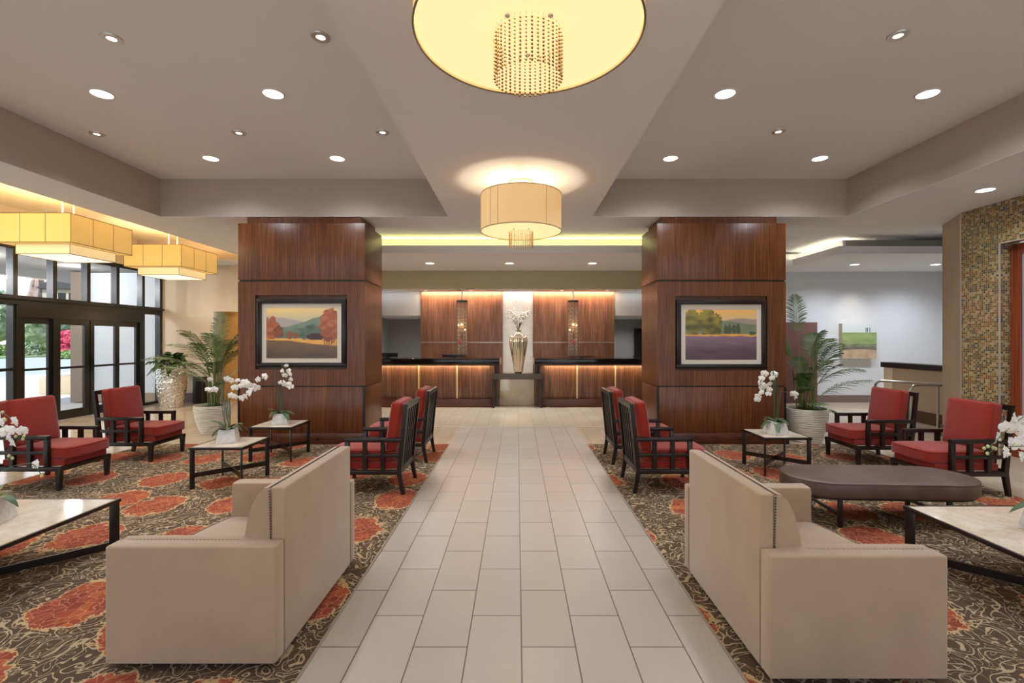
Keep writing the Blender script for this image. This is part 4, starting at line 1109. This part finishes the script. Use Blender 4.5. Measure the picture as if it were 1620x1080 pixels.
# ------------------------------------------------------------------ orchids
def flower_mesh():
    mb = MB(); mb.mi = 0; Z = Vector((0, -1, 0))
    def petal(ang, ln, wd, cup):
        bm = bmesh.new(); d = Vector((sin(ang), 0, cos(ang))); s_ = Vector((cos(ang), 0, -sin(ang))); rows = []
        for i in range(6):
            f = i/5; wv = wd*.5*(sin(pi*min(.98, .12+f*.86))**.6); c = d*(ln*f*.98+.003)
            dep = lambda q: Vector((0, -1, 0))*(-cup*(f*f) + .12*wd*(q*q)*-1)
            rows.append([bm.verts.new(c + s_*wv*q + dep(q)*1) for q in (-1, -.5, 0, .5, 1)])
        for A, B_ in zip(rows, rows[1:]):
            for k in range(4): bm.faces.new((A[k], A[k+1], B_[k+1], B_[k]))
        mb.merge(bm)
    for a, ln, wd in ((0, .044, .034), (2.25, .043, .032), (-2.25, .043, .032)): petal(a, ln, wd, .006)
    for a in (1.25, -1.25): petal(a, .048, .056, -.002)
    mb.ico((0, -.008, -.008), .009, 1, (1, 1.4, 1.3))
    mb.mi = 1; mb.ico((0, -.016, -.002), .005, 1); mb.ico((.005, -.014, -.010), .0035, 1); mb.ico((-.005, -.014, -.010), .0035, 1)
    me = mb.build('flower', [M_petal, M_pistil], smooth=60); m_ = me.data; bpy.data.objects.remove(me); return m_
FM = flower_mesh()
def orchid(base, stems, stakes, lab, potw=.12, poth=.165, buds=(), seed=0, fs=1.0, leafL=.22):
    """stems: list of lists of world points carrying flowers (first is pot top)"""
    rnd = random.Random(seed); bx_, by_, bz_ = base
    t_ = thing('potted_orchid', lab, 'potted orchid', base, 0, 'white orchids')
    # tapered faceted pot
    bm = bmesh.new(); rows_ = []
    for z, s_ in ((0, 1.0), (.02, 1.02), (poth*.5, .93), (poth*.92, .80), (poth, .78), (poth-.012, .72)):
        ring = []
        for k in range(24):
            a = 2*pi*k/24; r = potw*s_/max(abs(cos(a)), abs(sin(a)))**.72
            ring.append(bm.verts.new((r*cos(a+.3), r*sin(a+.3), z + (.012*cos(a*2) if z > poth*.8 else 0))))
        rows_.append(ring)
    for A, B_ in zip(rows_, rows_[1:]):
        for k in range(24): bm.faces.new((A[k], A[(k+1) % 24], B_[(k+1) % 24], B_[k]))
    bm.faces.new(rows_[0][::-1]); bm.faces.new(rows_[-1]); mb = MB(); mb.merge(bm); mb.build('pot', M_potmarble, t_, smooth=60)
    MB().ico((0, 0, poth-.02), potw*.6, 2, (1, 1, .35)).build('moss', M_soil, t_)
    for k in range(7):
        a = 2*pi*k/7 + rnd.uniform(-.3, .3); el = rnd.uniform(.25, 1.1)
        MB().leaf((.02*cos(a), .02*sin(a), poth-.01), (cos(a), sin(a), el), (0, 0, 1), leafL*rnd.uniform(.85, 1.25), .082, droop=rnd.uniform(.35, .9), n=8, fold=.25).build('leaf', M_orchleaf, t_)
    for (p, q) in stakes:
        MB().tube([Vector(p)-Vector(base), Vector(q)-Vector(base)], .0045, 6).build('stake', M_stake, t_)
    for S_ in stems:
        P = [Vector(p) - Vector(base) for p in S_]
        # smooth curve
        Q = []
        for i in range(len(P)-1):
            p0, p1, p2, p3 = P[max(i-1, 0)], P[i], P[i+1], P[min(i+2, len(P)-1)]
            for k in range(4):
                f = k/4; Q.append(.5*((2*p1)+(-p0+p2)*f+(2*p0-5*p1+4*p2-p3)*f*f+(-p0+3*p1-3*p2+p3)*f**3))
        Q.append(P[-1]); MB().tube(Q, .0028, 5).build('stem', M_stake, t_)
    return t_
def flowers(t_, pts, d, base, seed=1, fs=1.0, jd=.05):
    rnd = random.Random(seed)
    for (px, py, *s_) in pts:
        dd_ = d + rnd.uniform(-jd, jd); p = at(px, py, dd_) - Vector(base)
        o = bpy.data.objects.new('flower', FM); col.objects.link(o); o.parent = t_
        o.location = p; k = .93*fs*(s_[0] if s_ else 1)*rnd.uniform(.92, 1.1); o.scale = (k, k, k)
        o.rotation_euler = (rnd.uniform(-.35, .35), rnd.uniform(-.4, .4), rnd.uniform(-.6, .6))
def budsf(t_, pts, d, base):
    for (px, py) in pts:
        p = at(px, py, d) - Vector(base); MB().ico(p, .010, 2, (1, 1, 1.3)).build('bud', M_bud, t_)
def Z5(l, ox, oy, s): return [(ox+x/s, oy+y/s, *r) for (x, y, *r) in l]
# O1
b1 = Vector((-3.50, 5.80, .493)); d1 = 5.8
o1 = orchid(b1, [[b1+Vector((0, 0, .14)), at(352, 650, d1), at(355, 605, d1), at(362, 596, d1), at(385, 600, d1+.02), at(407, 598, d1), at(422, 594, d1)],
                 [b1+Vector((.02, 0, .14)), at(357, 650, d1), at(360, 620, d1), at(368, 606, d1), at(380, 612, d1), at(393, 616, d1), at(385, 630, d1)],
                 [b1+Vector((-.03, 0, .14)), at(351, 640, d1), at(349, 618, d1), at(342, 610, d1), at(330, 604, d1)]],
            [(b1+Vector((-.03, 0, .12)), at(351.5, 597, d1)), (b1+Vector((0, .02, .12)), at(356, 632, d1)), (b1+Vector((.02, 0, .12)), at(359.5, 632, d1)), (b1+Vector((.03, 0, .12)), at(363, 630, d1+.02))],
            'white orchid in a grey marble pot, many blooms spilling right, nearer left side table', seed=1, potw=.115, leafL=.24)
flowers(o1, Z5([(245, 190, .8), (275, 265, 1.1), (228, 262, .8), (375, 190), (405, 200), (430, 250, 1.1), (400, 310), (425, 318, .9), (450, 195, .7), (505, 215, 1.15), (535, 235, 1.1), (475, 330, 1.1), (505, 318), (530, 290, 1.1), (545, 262), (600, 190), (648, 168, 1.05), (592, 255), (575, 235, .8), (480, 235)], 280, 560, 4.695), d1, b1, 11)
# O2
b2 = Vector((-3.47, 7.03, .498)); d2 = 7.03
o2 = orchid(b2, [[b2+Vector((0, 0, .14)), at(446, 640, d2), at(446, 600, d2), at(449, 580, d2), at(455, 585, d2), at(459, 600, d2), at(460, 611, d2)]],
            [(b2+Vector((-.03, 0, .12)), at(433, 584, d2)), (b2+Vector((.0, 0, .12)), at(439, 607, d2)), (b2+Vector((.02, .02, .12)), at(446, 573, d2)), (b2+Vector((.01, 0, .12)), at(441, 615, d2))],
            'white orchid in a grey marble pot, upright blooms against the left column', seed=4, potw=.115)
flowers(o2, Z5([(780, 128), (800, 160), (828, 125), (812, 88, .8), (845, 190), (785, 210), (828, 222), (845, 243), (765, 215, .8), (800, 230), (838, 150)], 280, 560, 4.695), d2, b2, 12)
# O3
b3 = Vector((3.40, 6.30, .493)); d3 = 6.28
o3 = orchid(b3, [[b3+Vector((0, 0, .14)), at(1225, 640, d3), at(1228, 600, d3), at(1224, 590, d3), at(1210, 590, d3), at(1204, 605, d3), at(1210, 618, d3), at(1198, 630, d3)],
                 [b3+Vector((0.02, 0, .14)), at(1231, 640, d3), at(1234, 622, d3), at(1245, 620, d3), at(1256, 624, d3)]],
            [(b3+Vector((-.01, 0, .12)), at(1223, 577, d3)), (b3+Vector((.02, 0, .12)), at(1231, 590, d3)), (b3+Vector((.04, 0, .12)), at(1235, 617, d3)), (b3+Vector((.0, .02, .12)), at(1226, 600, d3))],
            'white orchid in a grey marble pot on the right side table', seed=8, potw=.12)
flowers(o3, Z5([(225, 120, 1.1), (200, 160), (190, 200, 1.1), (215, 220, 1.1), (245, 235), (275, 215), (205, 245), (270, 265), (315, 125, 1.15), (295, 160), (260, 300, .9), (200, 290), (165, 325), (160, 355, .9), (490, 305, 1.1), (510, 330)], 1170, 570, 5.686), d3, b3, 13)
# O4 (left coffee table)
b4 = Vector((-3.83, 3.46, .408)); d4 = 3.46
o4 = orchid(b4, [[b4+Vector((0, 0, .14)), at(-15, 690, d4), at(-8, 650, d4), at(8, 655, d4), at(22, 668, d4), at(34, 684, d4), at(22, 705, d4)],
                 [b4+Vector((.03, 0, .14)), at(-5, 752, d4), at(12, 741, d4), at(30, 735, d4), at(52, 734, d4), at(66, 752, d4)]],
            [(b4+Vector((-.02, 0, .12)), at(-20, 640, d4)), (b4+Vector((.01, 0, .12)), at(-12, 660, d4))],
            'white orchid at the left edge in front of the red chair', seed=5, potw=.12)
flowers(o4, [(22, 667), (34, 682), (10, 682, 1.2), (19, 701), (2, 668), (-12, 690), (-8, 668), (13, 692, .9), (55, 735, 1.05), (-20, 676), (-14, 705)], d4, b4, 14, fs=.88)
budsf(o4, [(4, 652), (25, 690), (36, 694), (14, 721), (19.5, 724.5), (38, 689), (66, 752.5), (8, 664)], d4, b4)
# O5 (right coffee table)
b5 = Vector((3.66, 3.29, .408)); d5 = 3.29
o5 = orchid(b5, [[b5+Vector((0, 0, .14)), at(1655, 690, d5), at(1640, 655, d5), at(1615, 662, d5), at(1596, 678, d5), at(1580, 693, d5), at(1565, 708, d5)],
                 [b5+Vector((0, 0, .14)), at(1650, 730, d5), at(1630, 708, d5), at(1605, 706, d5), at(1580, 708, d5), at(1565, 716, d5)]],
            [(b5+Vector((-.02, 0, .12)), at(1650, 640, d5)), (b5+Vector((.01, 0, .12)), at(1658, 660, d5))],
            'white orchid at the right edge in front of the red chair', seed=6, potw=.12)
flowers(o5, [(1579, 693, 1.2), (1605, 664, 1.1), (1593, 676, 1.1), (1608, 680, 1.2), (1612, 703, 1.3), (1593, 716, 1.15), (1618, 666), (1618, 722), (1630, 690), (1640, 670), (1635, 712), (1622, 690, 1.1), (1600, 700)], d5, b5, 15)
budsf(o5, [(1563, 706), (1571, 708), (1575, 709.5), (1562, 717), (1557, 709)], d5, b5)

# ------------------------------------------------------------------ palms and planters
def frond(mb, base, az, length, rise, droop, n=26, ll=.3, wd=.018, curl=0, rnd=random):
    """one pinnate frond along an arching rachis; returns tip"""
    base = Vector(base); h = Vector((cos(az), sin(az), 0)); pts = []
    for i in range(n+1):
        f = i/n; r = length*f
        pts.append(base + h*(r*cos(rise)*(1+.1*f)) + Vector((0, 0, r*sin(rise) - droop*length*f**2.2)))
    mb.mi = 1; mb.tube(pts, [.006*(1-.8*i/n)+.0012 for i in range(n+1)], 5); mb.mi = 0
    for i in range(int(n*.22), n+1):
        f = i/n; d = (pts[min(i+1, n)] - pts[max(i-1, 0)]).normalized()
        side = Vector((h.y, -h.x, 0)); L_ = ll*sin(pi*(.18+.78*(f-.2)/.8))**.7
        for s_ in (-1, 1):
            for q in (0,):
                dv = (side*s_*.85 + d*.75 + Vector((0, 0, .12+rnd.uniform(-.1, .1)))).normalized()
                mb.leaf(pts[i], dv, side.cross(d), L_*rnd.uniform(.9, 1.08), wd, droop=.28+rnd.uniform(0, .18), n=4, fold=.1)
def ribbed_planter(t_, rt, rb_, H, m_=M_pot):
    pr = []; n = 170
    for i in range(n+1):
        f = i/n; r = rb_ + (rt-rb_)*sin(f*pi/2)**.85; pr.append((r, f*H))
    rib = lambda r, z, a: r + .007*sin(z*2*pi/.030 + 1.6*sin(a*3+z*9) + .8*sin(a*7-z*13)) if z < H-.02 else r
    pr += [(rt-.02, H), (rt-.025, H-.05)]
    MB().lathe(pr, 96, fn=rib, cap1=False).build('planter', m_, t_, smooth=70)
    MB().lathe([(.02, H-.035), (rt-.03, H-.045)][::-1], 32, cap0=False, cap1=True).build('mulch', M_soil, t_)
def palm(loc, lab, rt, rb_, H, fronds, seed, nstem=6, extra=None):
    rnd = random.Random(seed); t_ = thing('potted_palm', lab, 'potted palm', loc)
    ribbed_planter(t_, rt, rb_, H)
    for (az, ln, rise, droop, h0, ll) in fronds:
        mb = MB(); lean = h0*.12
        mb.mi = 1; b0 = Vector((rnd.uniform(-.1, .1), rnd.uniform(-.1, .1), H-.05)); top = b0 + Vector((cos(az)*lean, sin(az)*lean, h0))
        if h0 > .05: mb.tube([b0, (b0+top)/2+Vector((cos(az)*-.01, 0, 0)), top], [.011, .009, .007], 6)
        frond(mb, top, az, ln, rise, droop, 36, ll, .015, rnd=rnd)
        mb.build('frond', [M_leaf, M_palmstem], t_, smooth=60)
    mb = MB()
    for k in range(60):
        a = rnd.uniform(0, 2*pi); mb.leaf((rnd.uniform(-.12, .12), rnd.uniform(-.12, .12), H-.04), (cos(a), sin(a), rnd.uniform(.5, 1.6)), (0, 0, 1), rnd.uniform(.15, .32), .016, droop=.5, n=3)
    mb.build('low_foliage', M_leaf, t_)
    return t_
R_ = radians
# right palm: az 0 = +x (right), 90deg = away, 180 = left
palm((4.95, 8.2, 0), 'potted palm in a white ribbed planter beside the right column', .335, .23, .565,
     [(R_(85), .85, R_(82), .05, 1.2, .30), (R_(60), .8, R_(74), .25, .75, .30), (R_(-35), .9, R_(64), .35, .5, .30), (R_(10), .9, R_(70), .3, .65, .32), (R_(120), .6, R_(75), .2, .8, .24), (R_(15), .95, R_(64), .22, .50, .34), (R_(-20), 1.15, R_(52), .42, .30, .34), (R_(5), 1.25, R_(36), .30, .15, .34), (R_(-40), .8, R_(66), .35, .35, .28),
      (R_(150), .5, R_(76), .2, .45, .16), (R_(230), .5, R_(62), .3, .3, .2), (R_(75), .8, R_(70), .3, .4, .24), (R_(-100), .6, R_(55), .45, .2, .24), (R_(40), .95, R_(55), .35, .4, .32),
      (R_(255), .6, R_(70), .35, .3, .22), (R_(-10), .8, R_(75), .2, .75, .32), (R_(280), .45, R_(30), .3, .08, .2), (R_(-5), .5, R_(12), .35, .05, .22)], 3)
palm((-5.62, 8.85, 0), 'potted palm in a white ribbed planter beside the left column', .31, .18, .525,
     [(R_(80), 1.0, R_(84), .10, .85, .34), (R_(20), .95, R_(75), .25, .65, .34), (R_(175), 1.35, R_(56), .45, .65, .36), (R_(150), 1.0, R_(75), .3, .70, .32), (R_(0), .75, R_(65), .35, .65, .30),
      (R_(195), 1.25, R_(44), .4, .55, .34), (R_(-60), .7, R_(65), .4, .5, .28), (R_(240), .9, R_(58), .4, .45, .30), (R_(100), .9, R_(72), .3, .65, .34), (R_(30), .7, R_(60), .4, .4, .28),
      (R_(180), 1.0, R_(38), .35, .35, .32), (R_(-20), .6, R_(50), .4, .3, .26), (R_(185), 1.05, R_(64), .35, .85, .34), (R_(5), .75, R_(70), .35, .8, .3), (R_(170), 1.1, R_(30), .3, .5, .32), (R_(215), .95, R_(70), .35, .8, .32), (R_(260), .8, R_(72), .35, .7, .3)], 9)
# tall silver planter
tp = thing('tall_silver_planter', 'tall hammered silver planter with glossy dark leaves near the doors', 'planter', (-8.88, 12.3, 0))
pr = []
for i in range(41):
    f = i/40; r = .245 + .085*sin(min(1, f*1.15)*pi/2) + .012*sin(f*pi); pr.append((r, f*1.0))
pr += [(.30, 1.0), (.29, .95)]
def ham(r, z, a):
    n_ = noise.voronoi(Vector((cos(a)*r*17, sin(a)*r*17, z*17)))[0]; return r + .022*(min(.5, n_[1]-n_[0]))
MB().lathe(pr, 64, fn=lambda r, z, a: r + random.uniform(-.006, .006), cap1=False).build('pot', M_silver, tp, smooth=0)
MB().lathe([(.295, .94), (.02, .95)], 32, cap0=False).build('soil', M_soil, tp)
rp = random.Random(2)
for k in range(66):
    a = rp.uniform(0, 2*pi); el = rp.uniform(.25, 2.4); mb = MB(); L_ = rp.uniform(.42, .75)
    b0 = Vector((rp.uniform(-.15, .15), rp.uniform(-.15, .15), .94)); dv = Vector((cos(a), sin(a), el)).normalized()
    mb.tube([b0, b0+dv*.28], .005, 4); mb.leaf(b0+dv*.27, dv, (0, 0, 1), L_*.8, .15, droop=rp.uniform(.4, 1.0), n=7, fold=.3)
    mb.build('leaf', M_leafd, tp, smooth=60)
# black floor item by the back wall, wall ornament in the opening
bxs = tag(B(-8.75, -8.47, 12.9, 13.1, 0, .72, bev=.01).build('black_pedestal', M_black), 'black box standing by the back wall behind the left palm', 'pedestal')
M_orn = mat('blue_green_glass', lin('#4a8a8a'), .15); t = NT(M_orn); t.color(t.ramp(t.noise(t.geo(), 6, 3), [(.35, lin('#3d7a4c')), (.5, lin('#5aa0b8')), (.65, lin('#8fc0dc'))]))
mb = MB(); mb.lathe([(.02, 0), (.34, .0), (.36, .02), (.33, .04)], 40, cap1=True)
o = mb.build('wall_ornament', M_orn, loc=(-7.55, 13.55, 1.75)); o.rotation_euler = (pi/2, 0, 0); o.scale = (1, 1.5, 1)
tag(o, 'blue and green glass ornament on the ochre wall left of the column', 'wall ornament')
